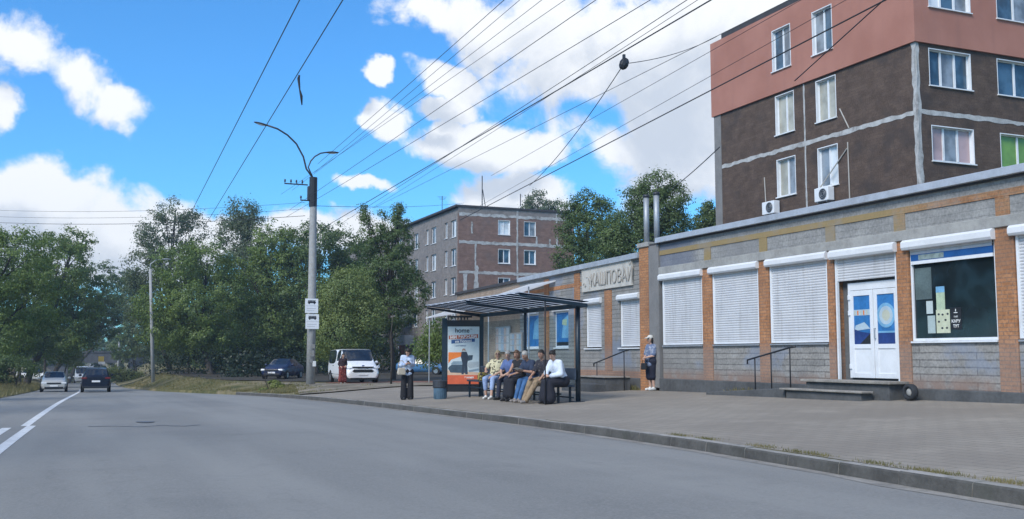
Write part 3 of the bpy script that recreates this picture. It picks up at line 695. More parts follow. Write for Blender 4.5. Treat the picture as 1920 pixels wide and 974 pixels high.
MB().ell((-.01, 0, .17), (.05, .085, .085)).build('hub', m_conc, tr, True)

# ------------------------------------------------------------------ lower shop beyond the pier, its front swung a little
LA = R_(3.9)
low = thing('low_shop_building', 'lower grey shop wing with two small shuttered windows beyond the brick pier', 'building', (16.0, 26.9, 0), -LA)
def L(name, mb, m, parent=low, bevel=0.): return mb.build(name, m, parent, False, bevel)
# local axes: x into the building, y along the front
def holes(x0, x1, y0, y1, z0, z1, ops):
    mb = MB(); ys = sorted({y0, y1} | {q for a in ops for q in a[:2]})
    for ya, yb in zip(ys[:-1], ys[1:]):
        segs = [(z0, z1)]
        for oa, ob, za, zb in ops:
            if oa <= ya + 1e-6 and ob >= yb - 1e-6: segs = [s for (p, q_) in segs for s in ((p, min(q_, za)), (max(p, zb), q_)) if s[1] - s[0] > .01]
        for p, q_ in segs: mb.box(x0, x1, ya, yb, p, q_)
    return mb
opl = [(.70, 2.20, 1.5, 3.05), (3.62, 5.0, 1.5, 3.05), (6.57, 7.94, 1.55, 2.9), (9.67, 11.2, 1.55, 2.9)]
L('wall', holes(0, .3, .58, 11.87, .75, 4.28, opl), m_tile)
L('annex_wall', MB().box(0, .3, 11.88, 21.4, -.4, 4.3), m_beige)
L('core', MB().box(.32, 9, .5, 21.3, -.4, 4.3), m_concd)
L('brick_course', MB().box(-.02, .3, .58, 11.87, .55, .748), m_obrickf)
L('plinth', MB().box(-.08, .3, .58, 21.4, -.6, .548), m_plinth, bevel=.02)
L('brick_pillar', MB().box(-.03, .02, 2.75, 3.3, .75, 3.42), m_obrickf); L('brick_pillar', MB().box(-.03, .02, 5.45, 5.95, .75, 4.2), m_obrickf); L('brick_pillar', MB().box(-.03, .02, 8.5, 9.0, .75, 4.2), m_obrickf)
mb = MB().box(-.015, .03, 5.3, 11.8, 3.72, 3.86); L('brick_band', mb, m_obrick)
mb = MB().box(-.14, .3, .55, 11.86, 4.282, 4.46); L('cornice', mb, m_cornice, bevel=.012)
L('annex_coping', MB().box(-.1, .4, 11.862, 21.5, 4.302, 4.42), m_tar); L('roof', MB().box(.3, 9.1, .5, 21.3, 4.302, 4.40), m_tar)
for a_, b_, z0_, z1_ in opl[:2]:
    s_ = shutter(a_ + .02, b_ - .02, z0_ + .04, z1_ + .17, low, x=.06, world=False, proud=.16)
    MB().box(-.06, .1, a_ - .03, b_ + .03, z0_ - .04, z0_ + .0).build('sill', m_white, s_)
for i, (a_, b_, z0_, z1_) in enumerate(opl[2:]):
    w_ = L('window', MB().box(.04, .1, a_, a_ + .06, z0_, z1_).box(.04, .1, b_ - .06, b_, z0_, z1_).box(.04, .1, a_ + .061, b_ - .061, z1_ - .06, z1_).box(.04, .1, a_ + .061, b_ - .061, z0_, z0_ + .06), m_white)
    p = MB(); p.m = 0; p.box(.06, .07, a_ + .06, b_ - .06, z0_ + .06, z1_ - .06)
    p.m = 1; p.add([(.055, a_ + .06, z0_ + .35), (.055, a_ + .8, z0_ + .35), (.055, a_ + .62, z1_ - .3), (.055, a_ + .06, z1_ - .12)], [(0, 1, 2, 3)])
    if i == 0: p.m = 2; p.add([(.05, a_ + .3, z1_ - .55), (.05, a_ + .75, z1_ - .5), (.05, a_ + .7, z1_ - .32), (.05, a_ + .25, z1_ - .3)], [(0, 1, 2, 3)]); p.m = 3; p.quad((.053, a_ + .07, z0_ + .07), (.053, b_ - .07, z0_ + .07), (.053, b_ - .07, z0_ + .2), (.053, a_ + .07, z0_ + .2))
    p.build('pane', [m_blue, m_lblue, m_green, m_black], w_)
    MB().box(-.05, .1, a_ - .03, b_ + .03, z0_ - .05, z0_ - .002).build('sill', m_white, w_)
    MB().prism([(.1, z1_ + .0), (-.1, z1_ + .0), (-.12, z1_ + .05), (-.08, z1_ + .16), (.1, z1_ + .16)], 'y', a_ - .04, b_ + .04).build('shutter_box', m_shutbox, w_)
# relief name board
sg = thing('name_board', 'cream relief plaster name board high on the low shop wing', 'sign', (16.0 + math.sin(LA) * 3.1, 26.9 + math.cos(LA) * 3.1, 3.88), -LA)
MB().box(-.07, -.002, -2.0, 2.0, -.41, .41).build('board', m_cream, sg, bevel=.012)
MB().box(-.085, -.06, -2.0, 2.0, .37, .41).box(-.085, -.06, 1.95, 2.0, -.41, .37).box(-.085, -.06, -2.0, -1.95, -.41, .37).build('border', m_cream, sg)
for s, yy, z, sz, sx_ in (('КАШПОВАЙ', -.45, -.26, .62, .92),):
    text_mesh('lettering', s, sz, m_creamd, sg, Matrix.Translation((-.088, yy, z)) @ Mw, .012, bold=-.004, sx=sx_)
fr = MB()
for i in range(9):
    a_ = rnd.uniform(0, 3); c_ = Vector((-.08, 1.25 + rnd.uniform(0, .6), rnd.uniform(-.33, .1)))
    fr.obox(c_, (.02, .11, .025), Matrix.Rotation(a_, 3, 'X'))
fr.build('broken_ornament', m_creamd, sg)
# steps and handrail of the wing
s2 = thing('side_entrance_steps', 'low worn concrete steps against the lower shop wing beyond the brick pier', 'steps', (15.4, 28.2, .1), -LA)
MB().box(-.5, .35, -.55, 1.7, -.4, .46).build('upper_step', m_plinth, s2, bevel=.02); MB().box(-.85, -.505, -.55, 2.2, -.4, .28).build('lower_step', m_plinth, s2, bevel=.02); MB().box(-.56, .33, -.6, 1.75, .462, .5).build('step_slab', m_step, s2, bevel=.01)
rail('side_handrail', 'thin dark handrail by the small shuttered window of the lower shop wing', (15.55, 29.75, .99), (15.45, 27.45, 1.40), (.1, .95), .1)
# white canopy of the annex
cn = thing('annex_canopy', 'long white sheet canopy sloping along the beige annex behind the shelter', 'canopy', (15.6, 41, 0))
a0, a1 = Vector((15.42, 34.74, 3.86)), Vector((15.62, 47.7, 3.06)); dx_ = Vector((1.75, -.06, .30))
mb = MB(); th = Vector((0, 0, .05))
mb.add([a0, a1, a1 + dx_, a0 + dx_, a0 + th, a1 + th, a1 + dx_ + th, a0 + dx_ + th], [(0, 1, 2, 3), (7, 6, 5, 4), (0, 4, 5, 1), (1, 5, 6, 2), (2, 6, 7, 3), (3, 7, 4, 0)])
t = newmat('milky_sheet'); t.out(t.n('ShaderNodeMixShader', i={0: .35, 1: t.n('ShaderNodeBsdfTranslucent', i={'Color': (.95, .96, .97, 1)}).outputs[0], 2: t.n('ShaderNodeBsdfDiffuse', i={'Color': (.75, .77, .79, 1)}).outputs[0]}).outputs[0])
mb.build('sheet', t.m, cn, world=True)
for s in (.02, .35, .68, .98):
    q = a0.lerp(a1, s) + Vector((.12, 0, 0)); MB().tube([(q.x, q.y, G(q.x, q.y) - .1), (q.x, q.y, q.z)], .03, 6).build('post', m_grey, cn, world=True)
# notice boards against the annex front
for k, (y_, w_, h_, z_, lb) in enumerate(((13.9, 1.9, 1.1, 1.95, 'wide pale notice board on the annex wall seen through the shelter'), (12.2, 1.5, .8, 1.8, 'smaller board of pinkish notices on the annex wall beside the wide board'))):
    nb = thing('notice_board', lb, 'notice board', (16.0 + math.sin(LA) * y_ - .06, 26.9 + math.cos(LA) * y_, z_), -LA)
    MB().box(-.03, .03, -w_/2, w_/2, -h_/2, h_/2).build('board', mat('board_grey_%d' % k, (.30, .33, .34) if k == 0 else (.36, .33, .32), .8, .1, 3), nb, bevel=.008)
    sh_ = MB(); c_ = 0
    for iy in range(5):
        for iz in range(3):
            sh_.m = (iy * 2 + iz * 3 + k) % 3; y0_ = -w_/2 + .06 + iy * (w_ - .1) / 5; z0_ = -h_/2 + .06 + iz * (h_ - .08) / 3
            sh_.quad((-.034, y0_, z0_), (-.034, y0_ + (w_ - .2) / 5, z0_), (-.034, y0_ + (w_ - .2) / 5, z0_ + (h_ - .2) / 3), (-.034, y0_, z0_ + (h_ - .2) / 3))
    sh_.build('notices', [mat('sheet_a%d' % k, (.45, .47, .48), .8, .1, 5), mat('sheet_b%d' % k, (.30, .38, .46), .8, .2, 5), mat('sheet_c%d' % k, (.46, .36, .32), .8, .2, 5)], nb)
# two vent pipes on the roof by the pier
for i, (yy, xx, lb) in enumerate(((26.95, 15.95, 'grey metal flue pipe on the brick pier, the one nearer the low wing'), (26.4, 15.98, 'grey metal flue pipe beside the brick pier, on the taller shop roof'))):
    v = thing('flue_pipe', lb, 'pipe', (xx, yy, 4.7), 0, 'flue pipes on the shop roof')
    MB().tube([(0, 0, -.1), (0, 0, 1.44)], .085, 12).build('pipe', m_grey, v, True)
    MB().tube([(0, 0, 1.42), (0, 0, 1.5)], [.11, .10], 12).build('rain_cap', m_dkmetal, v, True)

# ------------------------------------------------------------------ brown and pink apartment block
apt = thing('apartment_block', 'five-storey apartment block, dark brown below and pink render above, behind the shops', 'building', (36, 35, 0))
AX, AY, AY2, AXE = 28.0, 27.83, 40.75, 62.0
def A(name, mb, m, bevel=0.): return mb.build(name, m, apt, False, bevel, True)
wl = [(34.78, 36.07), (32.13, 33.37)]; rowsL = [(8.17, 9.84), (10.93, 12.70), (13.79, 15.66)]
wr = [(28.64, 30.75), (32.1, 34.2), (36.6, 38.0), (39.4, 41.5), (44, 46.1), (48.5, 50.6), (54, 56.1)]; rowsR = [(8.40, 9.74), (11.24, 12.66), (14.22, 15.64)]
o1 = [(a, b, z0, z1) for a, b in wl for z0, z1 in rowsL[:2]]
o2 = [(a, b, z0, z1) for a, b in wl for z0, z1 in rowsL[2:]]
A('side_wall', holes(AX, AX + .3, AY + .3, AY2 - .55, -.5, 12.8, o1), m_brown)
A('side_pink_wall', holes(AX - .10, AX + .3, AY - .1, AY2 + .1, 12.8, 16.45, o2), m_pink)
A('side_end_strip', MB().box(AX - .03, AX + .3, AY2 - .55, AY2, -.5, 12.797), m_sgrey)
A('parapet', MB().box(AX + .0, AX + .35, AY + .1, AY2 - .7, 16.452, 16.75).box(AX + .36, AXE, AY + .1, AY + .4, 16.452, 16.75), m_tar)
def xholes(y0, y1, x0, x1, z0, z1, ops):
    mb = holes(y0, y1, x0, x1, z0, z1, ops); mb.v = [(y, x, z) for x, y, z in mb.v]; return mb
A('front_wall', xholes(AY, AY + .3, AX + .3, AXE, -.5, 12.8, [(a, b, z0, z1) for a, b in wr for z0, z1 in rowsR[:2]]), m_brown)
A('front_pink_wall', xholes(AY - .10, AY + .3, AX + .301, AXE, 12.8, 16.45, [(a, b, *rowsR[2]) for a, b in wr]), m_pink)
A('corner_block', MB().box(AX, AX + .299, AY, AY + .299, -.5, 12.797), m_brown)
A('core', MB().box(AX + .5, AXE, AY + .5, AY2 - .2, -.5, 16.4), m_concd)
A('back_wall', MB().box(AX + .31, AXE, AY2 - .19, AY2, -.5, 16.4), m_greyb)
A('roof', MB().box(AX + .36, AXE, AY + .41, AY2, 16.41, 16.5), m_tar)
sm = MB()
r_ = random.Random(3)
def seamrun(mb, p0, p1, wd, nrm):
    p0, p1 = Vector(p0), Vector(p1); L_ = (p1 - p0).length; n = int(L_ / .25); d = (p1 - p0) / n; sd_ = Vector(nrm).cross(d).normalized()
    vs = []
    for i in range(n + 1):
        a, b = wd * r_.uniform(.45, 1.0), wd * r_.uniform(.45, 1.0); vs += [p0 + d * i + sd_ * a, p0 + d * i - sd_ * b]
    mb.add(vs, [(2*i, 2*i+1, 2*i+3, 2*i+2) for i in range(n)])
seamrun(sm, (AX - .012, AY + .02, 10.17), (AX - .012, AY2 - .56, 10.25), .12, (1, 0, 0)); seamrun(sm, (AX - .014, 34.11, 5), (AX - .014, 34.11, 12.79), .07, (1, 0, 0))
seamrun(sm, (AX - .012, AY + .02, 7.2), (AX - .012, AY2 - .56, 7.2), .12, (1, 0, 0))
seamrun(sm, (AX + .02, AY - .012, 10.2), (AXE, AY - .012, 10.2), .12, (0, 1, 0)); seamrun(sm, (AX + .02, AY - .012, 7.2), (AXE, AY - .012, 7.2), .12, (0, 1, 0))
seamrun(sm, (AX - .016, AY + .06, 4), (AX - .016, AY + .06, 12.79), .15, (1, 0, 0)); seamrun(sm, (AX + .06, AY - .016, 4), (AX + .06, AY - .016, 12.79), .15, (0, 1, 0))
A('panel_seams', sm, m_seam)
def window(parent, y0, y1, z0, z1, x, glass, parts=2, depth=.14, axis='x', world=True, fw=.07, reveal=True):
    def bx(mb, d0, d1, a, b, p, q_):
        if axis == 'x': mb.box(x + d0, x + d1, a, b, p, q_)
        else: mb.box(a, b, x + d0, x + d1, p, q_)
    fr = MB(); bx(fr, depth, depth + .07, y0, y0 + fw, z0, z1); bx(fr, depth, depth + .07, y1 - fw, y1, z0, z1); bx(fr, depth, depth + .07, y0 + fw, y1 - fw, z1 - fw, z1); bx(fr, depth, depth + .07, y0 + fw, y1 - fw, z0, z0 + fw)
    for k in range(1, parts):
        c = y0 + (y1 - y0) * k / parts; bx(fr, depth - .01, depth + .06, c - .045, c + .045, z0 + fw, z1 - fw)
    w = fr.build('window', m_white, parent, False, 0, world)
    g = MB(); g.m = 0
    for k in range(parts):
        a = y0 + (y1 - y0) * k / parts; b = y0 + (y1 - y0) * (k + 1) / parts
        if isinstance(glass, (list, tuple)): g.m = k % len(glass)
        bx(g, depth + .03, depth + .04, a + .04, b - .04, z0 + .05, z1 - .05)
    g.build('pane', glass if isinstance(glass, (list, tuple)) else [glass], w, False, 0, world)
    s_ = MB(); bx(s_, -.07, depth, y0 - .04, y1 + .04, z0 - .045, z0 - .003); s_.build('sill', m_white, w, False, 0, world)
    if reveal:
        rv = MB(); bx(rv, -.004, depth, y0 - .0, y0 + .035, z0, z1); bx(rv, -.004, depth, y1 - .035, y1, z0, z1); bx(rv, -.004, depth, y0 + .036, y1 - .036, z1 - .035, z1); rv.build('reveal', m_white, w, False, 0, world)
    return w
gl = {(0, 0): [m_ggrey, m_gpale], (0, 1): [m_gpale, m_gpale], (0, 2): [m_ggrey, m_gblue], (1, 0): [m_gwhite, m_ggrey], (1, 1): [m_gpale, m_gpale], (1, 2): [m_gblue, m_ggrey]}
for i, (a, b) in enumerate(wl):
    for j, (z0, z1) in enumerate(rowsL): window(apt, a, b, z0, z1, AX - (.10 if j == 2 else 0), gl[(i, j)])
gr = [[m_gpink, m_ggrey, m_gpink], [m_gblue, m_ggrey, m_gblue], [m_gwhite, m_gblue, m_ggrey]]
gr2 = [[m_ggreen, m_ggreen], [m_gblue, m_gblue], [m_gblue, m_ggrey]]
for i, (a, b) in enumerate(wr):
    for j, (z0, z1) in enumerate(rowsR): window(apt, a, b, z0, z1, AY - (.10 if j == 2 else 0), gr[j] if i % 2 == 0 else gr2[j], 3 if b - a > 1.6 and i != 1 else 2, axis='y')
pp = MB()
for pts in ([(33.3, 8.1), (31.55, 9.5)], [(31.5, 9.75), (31.48, 7.2)], [(36.9, 9.2), (36.8, 7.3)], [(31.9, 11.2), (31.4, 10.3)]):
    pp.tube([(AX - .04, y, z) for y, z in pts], .025, 6)
A('cable_conduits', pp, mat('conduit_pale', (.42, .40, .36), .7, .1, 4))
for i, (y, z, lb) in enumerate(((36.25, 7.72, 'white air conditioner outdoor unit under the left lowest window of the brown wall'), (32.75, 7.80, 'white air conditioner outdoor unit directly below the window nearer the building corner'))):
    ac = thing('air_conditioner', lb, 'air conditioner', (AX - .24, y, z), 0, 'air conditioner units on the brown wall')
    MB().box(-.15, .17, -.42, .42, -.28, .28).build('case', m_white, ac, bevel=.02)
    n = 20; f = MB()
    for r1 in (.22, .15, .08): f.tube([(-.165, -.1 + r1 * math.cos(2*PI*k/n), r1 * math.sin(2*PI*k/n)) for k in range(n + 1)], .008, 5)
    f.build('fan_grille', m_grey, ac)
    MB().tube([(-.152, -.1, 0), (-.156, -.1, 0)], .23, 20).build('fan_opening', m_dkmetal, ac)
    MB().box(-.12, .24, -.3, -.26, -.33, -.285).box(-.12, .24, .26, .3, -.33, -.285).build('bracket', m_grey, ac)

# ------------------------------------------------------------------ far apartment block
fa = thing('far_apartment_block', 'distant grey and red-brown apartment block with pale panel seams, among the trees', 'building', (40, 105, 0))
FX, FY, FXE, FYE = 34.2, 94.17, 47.0, 150.
def FA(name, mb, m): return mb.build(name, m, fa, False, 0, True)
winF = []
for k in range(8):
    yb = 94.9 + k * 6.2
    winF += [(yb, yb + 1.6), (yb + 2.6, yb + 3.5)]
rF = [(13.1, 14.85), (10.2, 11.95), (7.3, 9.05), (4.4, 6.15), (1.5, 3.2)]
FA('side_wall', holes(FX, FX + .3, FY + .3, FYE, -1, 15.95, [(a, b, z0, z1) for a, b in winF for z0, z1 in rF]), m_greyb)
wE = [(38.45, 39.76), (41.3, 42.62)]
rE = [(13.42, 14.9), (10.5, 11.97), (7.6, 9.05)]
FA('end_wall', xholes(FY, FY + .3, FX, FXE, -1, 15.35, [(a, b, z0, z1) for a, b in wE for z0, z1 in rE]), m_brown2)
FA('attic_wall', MB().box(FX, FXE, FY, FY + .3, 15.36, 16.02), m_greyb)
FA('core', MB().box(FX + .5, FXE, FY + .5, FYE, -1, 15.9), m_concd)
FA('roof', MB().box(FX - .35, FXE + .2, FY - .12, FYE, 16.03, 16.22), m_tar)
sm = MB(); r_ = random.Random(5)
for z in (15.3, 12.5, 9.5, 6.5): seamrun(sm, (FX + .05, FY - .02, z), (FXE, FY - .02, z), .2, (0, 1, 0))
for x, z0, z1 in ((40.55, 6, 15.95), (36.0, 8, 12.4), (45, 14.9, 15.9)): seamrun(sm, (x, FY - .025, z0), (x, FY - .025, z1), .13, (0, 1, 0))
for x, z0, z1 in ((35.6, 13.4, 14.6), (34.9, 7.5, 9.3), (36.1, 7.3, 10.2), (42.7, 12.6, 13.4), (44.2, 12.6, 13.2), (45, 12.6, 13.5)): seamrun(sm, (x, FY - .03, z0), (x, FY - .03, z1), .12 if z0 > 9 else .3, (0, 1, 0))
FA('panel_seams', sm, m_seam)
for i, (a, b) in enumerate(wE):
    for j, (z0, z1) in enumerate(rE): window(fa, a, b, z0, z1, FY, [m_gwhite, m_gwhite] if (i, j) == (0, 0) else [m_gblue, m_ggrey] if j == 0 else [m_glass, m_gblue], 2, axis='y', fw=.10 if (i, j) != (1, 0) else .04)
for k, (a, b) in enumerate(winF[:8]):
    for j, (z0, z1) in enumerate(rF): window(fa, a, b, z0 if k % 2 == 0 else z0 + .1, z1, FX, [m_ggrey, m_gblue] if (k + j) % 3 else [m_gwhite, m_ggrey], 2, reveal=False, fw=.1)
for y, z in ((108.5, 2.4), (108.5, 5.3)):
    bl = FA('balcony', MB().box(FX - 1.1, FX - .01, y, y + 3.2, z, z + .12), m_conc)
    MB().box(FX - 1.1, FX - 1.02, y, y + 3.2, z + .12, z + 1.1).box(FX - 1.019, FX - .01, y, y + .06, z + .12, z + 1.1).build('balcony_front', mat('balcony_sheet', (.30, .32, .34), .7, .15, 3), bl, world=True)
FA('porch_pillar', MB().box(FX - 1.1, FX - .6, 110, 110.5, -1, 2.39), mat('red_brick_pillar', (.25, .075, .05), .9, .2, 5))
for i, (px, py0, py1, D, lb) in enumerate(((829, 393, 368, 105, 'thin short aerial mast on the left roof edge of the far block'), (904, 386, 330, 101, 'tallest forked aerial mast on the roof of the far apartment block'), (976, 390, 364, 101, 'short dark aerial pole on the far block roof beside the tree'))):
    b0, b1 = at(px, py0, D), at(px, py1, D); am = thing('aerial_mast', lb, 'aerial', (b0.x, b0.y, 16.2), 0, 'aerials on the far block roof')
    h = b1.z - 16.2; mb = MB().tube([(0, 0, 0), (0, 0, h)], .05 if i else .035, 6)
    if i == 1: mb.tube([(.35, 0, 0), (.05, 0, h * .55)], .04, 6)
    mb.build('mast', m_dkmetal, am)
    cr = MB()
    for k in range(3): cr.tube([(-.5 + .1 * k, 0, h * (.95 - .08 * k)), (.5 - .1 * k, 0, h * (.95 - .08 * k))], .015, 5)
    if i == 0: cr.build('crossbars', m_dkmetal, am)
# ------------------------------------------------------------------ bus shelter
m_rib = mat('shelter_rib_paint', (.008, .02, .036), .95, .2, 3, spec=.0)
sh = thing('bus_shelter', 'teal bus shelter with striped translucent roof, bench and end poster case', 'bus shelter', (11.6, 26.4, .05))
def B(name, mb, m, parent=sh, smooth=False, bevel=0.): return mb.build(name, m, parent, smooth, bevel, True)
XB, XF, Y0, Y1 = 11.62, 9.90, 22.75, 30.0
def rz_(x): return 2.60 + (11.75 - x) / 1.85 * .19
for y, x in ((23.06, 11.60), (26.5, 11.66)):
    g = G(x, y) - .05; p = B('post', MB().tube([(x, y, g), (x, y, rz_(x) - .02)], .065 if y < 24 else .045, 10), m_teal, sh, True)
    MB().box(x - .13, x + .13, y - .13, y + .13, g + .05, g + .075).build('base_plate', m_teal, p, world=True)
g = G(10.57, 22.75); B('front_post', MB().tube([(10.56, 22.78, g), (10.56, 22.78, rz_(10.56) - .05)], .018, 8), m_black, sh, True)
n = 14
for i in range(n):
    y = Y0 + .12 + (Y1 - Y0 - .24) * i / (n - 1)
    mb = MB(); mb.add([(XF - .06, y - .14, rz_(XF) - .016), (XB + .12, y - .14, rz_(XB) - .016), (XB + .12, y - .14, rz_(XB) - .003), (XF - .06, y - .14, rz_(XF) - .003)] +
                      [(XF - .06, y + .14, rz_(XF) - .016), (XB + .12, y + .14, rz_(XB) - .016), (XB + .12, y + .14, rz_(XB) - .003), (XF - .06, y + .14, rz_(XF) - .003)],
                      [(0, 1, 2, 3), (7, 6, 5, 4), (0, 4, 5, 1), (1, 5, 6, 2), (2, 6, 7, 3), (3, 7, 4, 0)])
    B('roof_rib', mb, m_rib)
B('back_beam', MB().box(XB - .03, XB + .06, Y0, Y1, rz_(XB) - .16, rz_(XB) - .05), m_teal)
for y in (Y0 + .02, 26.5, Y1 - .02):
    mb = MB(); mb.add([(x, y + d, rz_(x) - q) for d in (-.03, .03) for x, q in ((XF - .04, .10), (XB + .1, .15), (XB + .1, .05), (XF - .04, .05))], [(0, 1, 2, 3), (7, 6, 5, 4), (0, 4, 5, 1), (1, 5, 6, 2), (2, 6, 7, 3), (3, 7, 4, 0)]); B('cross_beam', mb, m_teal)
t = newmat('polycarbonate_sheet')
a_ = t.n('ShaderNodeBsdfTranslucent', i={'Color': (.93, .95, .97, 1)}); b_ = t.n('ShaderNodeBsdfDiffuse', i={'Color': (.62, .68, .74, 1)}); c_ = t.n('ShaderNodeBsdfTransparent', i={'Color': (.85, .9, .95, 1)})
m1 = t.n('ShaderNodeMixShader', i={0: .35, 1: a_.outputs[0], 2: b_.outputs[0]}); m2 = t.n('ShaderNodeMixShader', i={0: .55, 1: m1.outputs[0], 2: c_.outputs[0]}); t.out(m2.outputs[0])
mb = MB(); mb.add([(x, y, rz_(x) + q) for q in (.0, .012) for x, y in ((XF - .1, Y0), (XB + .14, Y0), (XB + .14, Y1), (XF - .1, Y1))], [(3, 2, 1, 0), (4, 5, 6, 7), (0, 1, 5, 4), (1, 2, 6, 5), (2, 3, 7, 6), (3, 0, 4, 7)])
B('roof_sheet', mb, t.m)
t = newmat('shelter_glass')
gl_ = t.n('ShaderNodeBsdfGlossy', i={'Roughness': .03, 'Color': (.9, .95, 1, 1)}); tr_ = t.n('ShaderNodeBsdfTransparent', i={'Color': (.82, .88, .90, 1)})
t.out(t.n('ShaderNodeMixShader', i={0: t.rng(t.n('ShaderNodeLayerWeight', i={'Blend': .35}).outputs['Facing'], 0., 1., .01, .06), 1: tr_.outputs[0], 2: gl_.outputs[0]}).outputs[0])
for y0, y1 in ((23.2, 26.42), (26.58, 29.7)): B('back_glass', MB().box(XB + .04, XB + .052, y0, y1, .5, 2.3), t.m)
bn = B('bench', MB().box(11.02, 11.46, 22.95, 29.55, .46, .515), m_wood, bevel=.01)
MB().box(11.47, 11.50, 22.95, 29.55, .64, .93).build('backrest', m_wood, bn, bevel=.01, world=True)
MB().box(11.05, 11.08, 22.95, 29.55, .27, .31).box(11.4, 11.43, 22.95, 29.55, .18, .22).build('lower_rails', m_teal, bn, world=True)
for y in (23.1, 25.3, 27.4, 29.4): MB().box(11.05, 11.10, y, y + .05, G(11.1, y) - .02, .458).box(11.38, 11.43, y, y + .05, G(11.4, y) - .02, .458).build('bench_leg', m_teal, bn, world=True)
# poster case at the far end (own axes: x across, facing the camera)
pa, pb = Vector((10.50, 30.32, 0)), Vector((11.64, 29.86, 0)); ang = math.atan2(pb.y - pa.y, pb.x - pa.x); pm = (pa + pb) / 2; pw = (pb - pa).length
case = bpy.data.objects.new('poster_case', MB().box(-pw/2 + .0, pw/2 - .0, -.07, .07, .12, 2.36).mesh('poster_case', m_black)); link(case, sh, .012)
case.matrix_basis = Matrix.Translation(-sh.location) @ Matrix.Translation(pm) @ Matrix.Rotation(ang, 4, 'Z')
def C(name, mb, m): o = bpy.data.objects.new(name, mb.mesh(name, m)); return link(o, case)
C('case_leg', MB().box(-pw/2 - .02, -pw/2 + .14, -.09, .09, -.2, 2.42), m_teal); C('case_leg', MB().box(pw/2 - .06, pw/2 + .06, -.08, .08, -.2, 2.55), m_teal)
fp = MB()
for i in range(7): fp.box(-pw/2 + .16 + i * .1, -pw/2 + .20 + i * .1, -.03, .0, 2.37, 2.44)
fp.box(-pw/2 + .14, pw/2 - .3, -.028, -.002, 2.44, 2.50); C('case_crest', fp, m_black)
W0, W1, H0, H1 = -pw/2 + .155, pw/2 - .075, .36, 2.16; wd = W1 - W0; ht = H1 - H0
p = MB()
def U(u, v, d=0.): return (W0 + u * wd, -.073 - d, H0 + v * ht)
def PR(m, u0, u1, v0, v1, d, sk=0.): p.m = m; p.add([U(u0, v0, d), U(u1, v0 + sk, d), U(u1, v1 + sk, d), U(u0, v1, d)], [(0, 1, 2, 3)])
def PP(m, pts, d): p.m = m; p.add([U(u, v, d) for u, v in pts], [tuple(range(len(pts)))])
p.m = 0; p.box(W0, W1, -.0725, -.06, H0, H1)
PR(1, 0, 1, 0, .155, .001)                              # red-orange foot
PP(2, [(0, .155), (1, .155), (1, .20), (0, .24)], .001)
PP(3, [(.03, .55), (.46, .55), (.44, .48), (.10, .42), (.03, .40)], .002)
PP(3, [(.03, .42), (.12, .42), (.03, .36)], .002)
PP(4, [(.02, .27), (.10, .20), (.55, .19), (.62, .24), (.60, .31), (.50, .335), (.14, .335), (.05, .30)], .003)
PP(5, [(.10, .34), (.18, .395), (.50, .395), (.58, .34)], .003)
PP(6, [(.60, .34), (.70, .38), (.98, .39), (.99, .30), (.7, .27)], .003)
PP(5, [(.66, .24), (.98, .27), (.99, .235), (.68, .205)], .004)
PP(4, [(.66, .50), (.80, .50), (.78, .42), (.64, .40)], .003)
PP(7, [(.44, .56), (.60, .56), (.66, .48), (.62, .34), (.64, .17), (.56, .17), (.54, .33), (.51, .17), (.44, .17), (.47, .36), (.42, .47)], .005)
PP(8, [(.46, .565), (.51, .59), (.57, .565), (.56, .61), (.50, .62), (.46, .60)], .006)
PP(9, [(.04, .775), (.96, .80), (.96, .865), (.04, .84)], .004); PP(10, [(.12, .70), (.86, .735), (.86, .79), (.12, .765)], .003)
ps = [mat('poster_sky', (.52, .60, .62), .6, .12, 2.), m_redor, mat('poster_peach', (.60, .42, .30), .6, .1, 4), m_orange, mat('poster_car_dark', (.05, .08, .11), .5, .3, 6), mat('poster_grey_blue', (.22, .30, .36), .5, .2, 5), mat('poster_pale_grey', (.40, .45, .47), .6, .15, 5), mat('poster_figure', (.03, .045, .07), .6, .3, 8), mat('poster_skin', (.35, .22, .16), .6, .1, 5), mat('poster_brick_red', (.42, .10, .05), .5, .1, 5), mat('poster_label_blue', (.03, .09, .24), .5, .15, 5)]
po = C('poster', p, ps)
Mt = lambda u, v, d, r=0.: Matrix.Translation(Vector(U(u, v, d))) @ Matrix.Rotation(r, 4, 'Y') @ Matrix.Rotation(PI/2, 4, 'X')
text_mesh('lettering', 'home', .20, m_black, po, Mt(.46, .895, .006), .001, bold=.003); text_mesh('lettering', '™', .08, m_black, po, Mt(.74, .93, .006), .001)
text_mesh('lettering', 'МИ ЗАВЖДИ', .125, m_paper, po, Mt(.5, .795, .008, -.04), .001, bold=.004, sx=1.05); text_mesh('lettering', 'на Полюсі', .105, m_paper, po, Mt(.5, .725, .008, -.055), .001, bold=.003)
text_mesh('lettering', 'з доставкою', .06, m_navy, po, Mt(.4, .655, .006), .001); text_mesh('lettering', 'З НАМИ', .075, m_paper, po, Mt(.68, .10, .006), .001, bold=.003)
C('poster_glass_frame', MB().box(W0 - .04, W0 - .002, -.085, -.06, H0 - .04, H1 + .04).box(W1 + .002, W1 + .03, -.085, -.06, H0 - .04, H1 + .04).box(W0 - .001, W1 + .001, -.085, -.06, H1 + .002, H1 + .04).box(W0 - .001, W1 + .001, -.085, -.06, H0 - .04, H0 - .002), m_black)
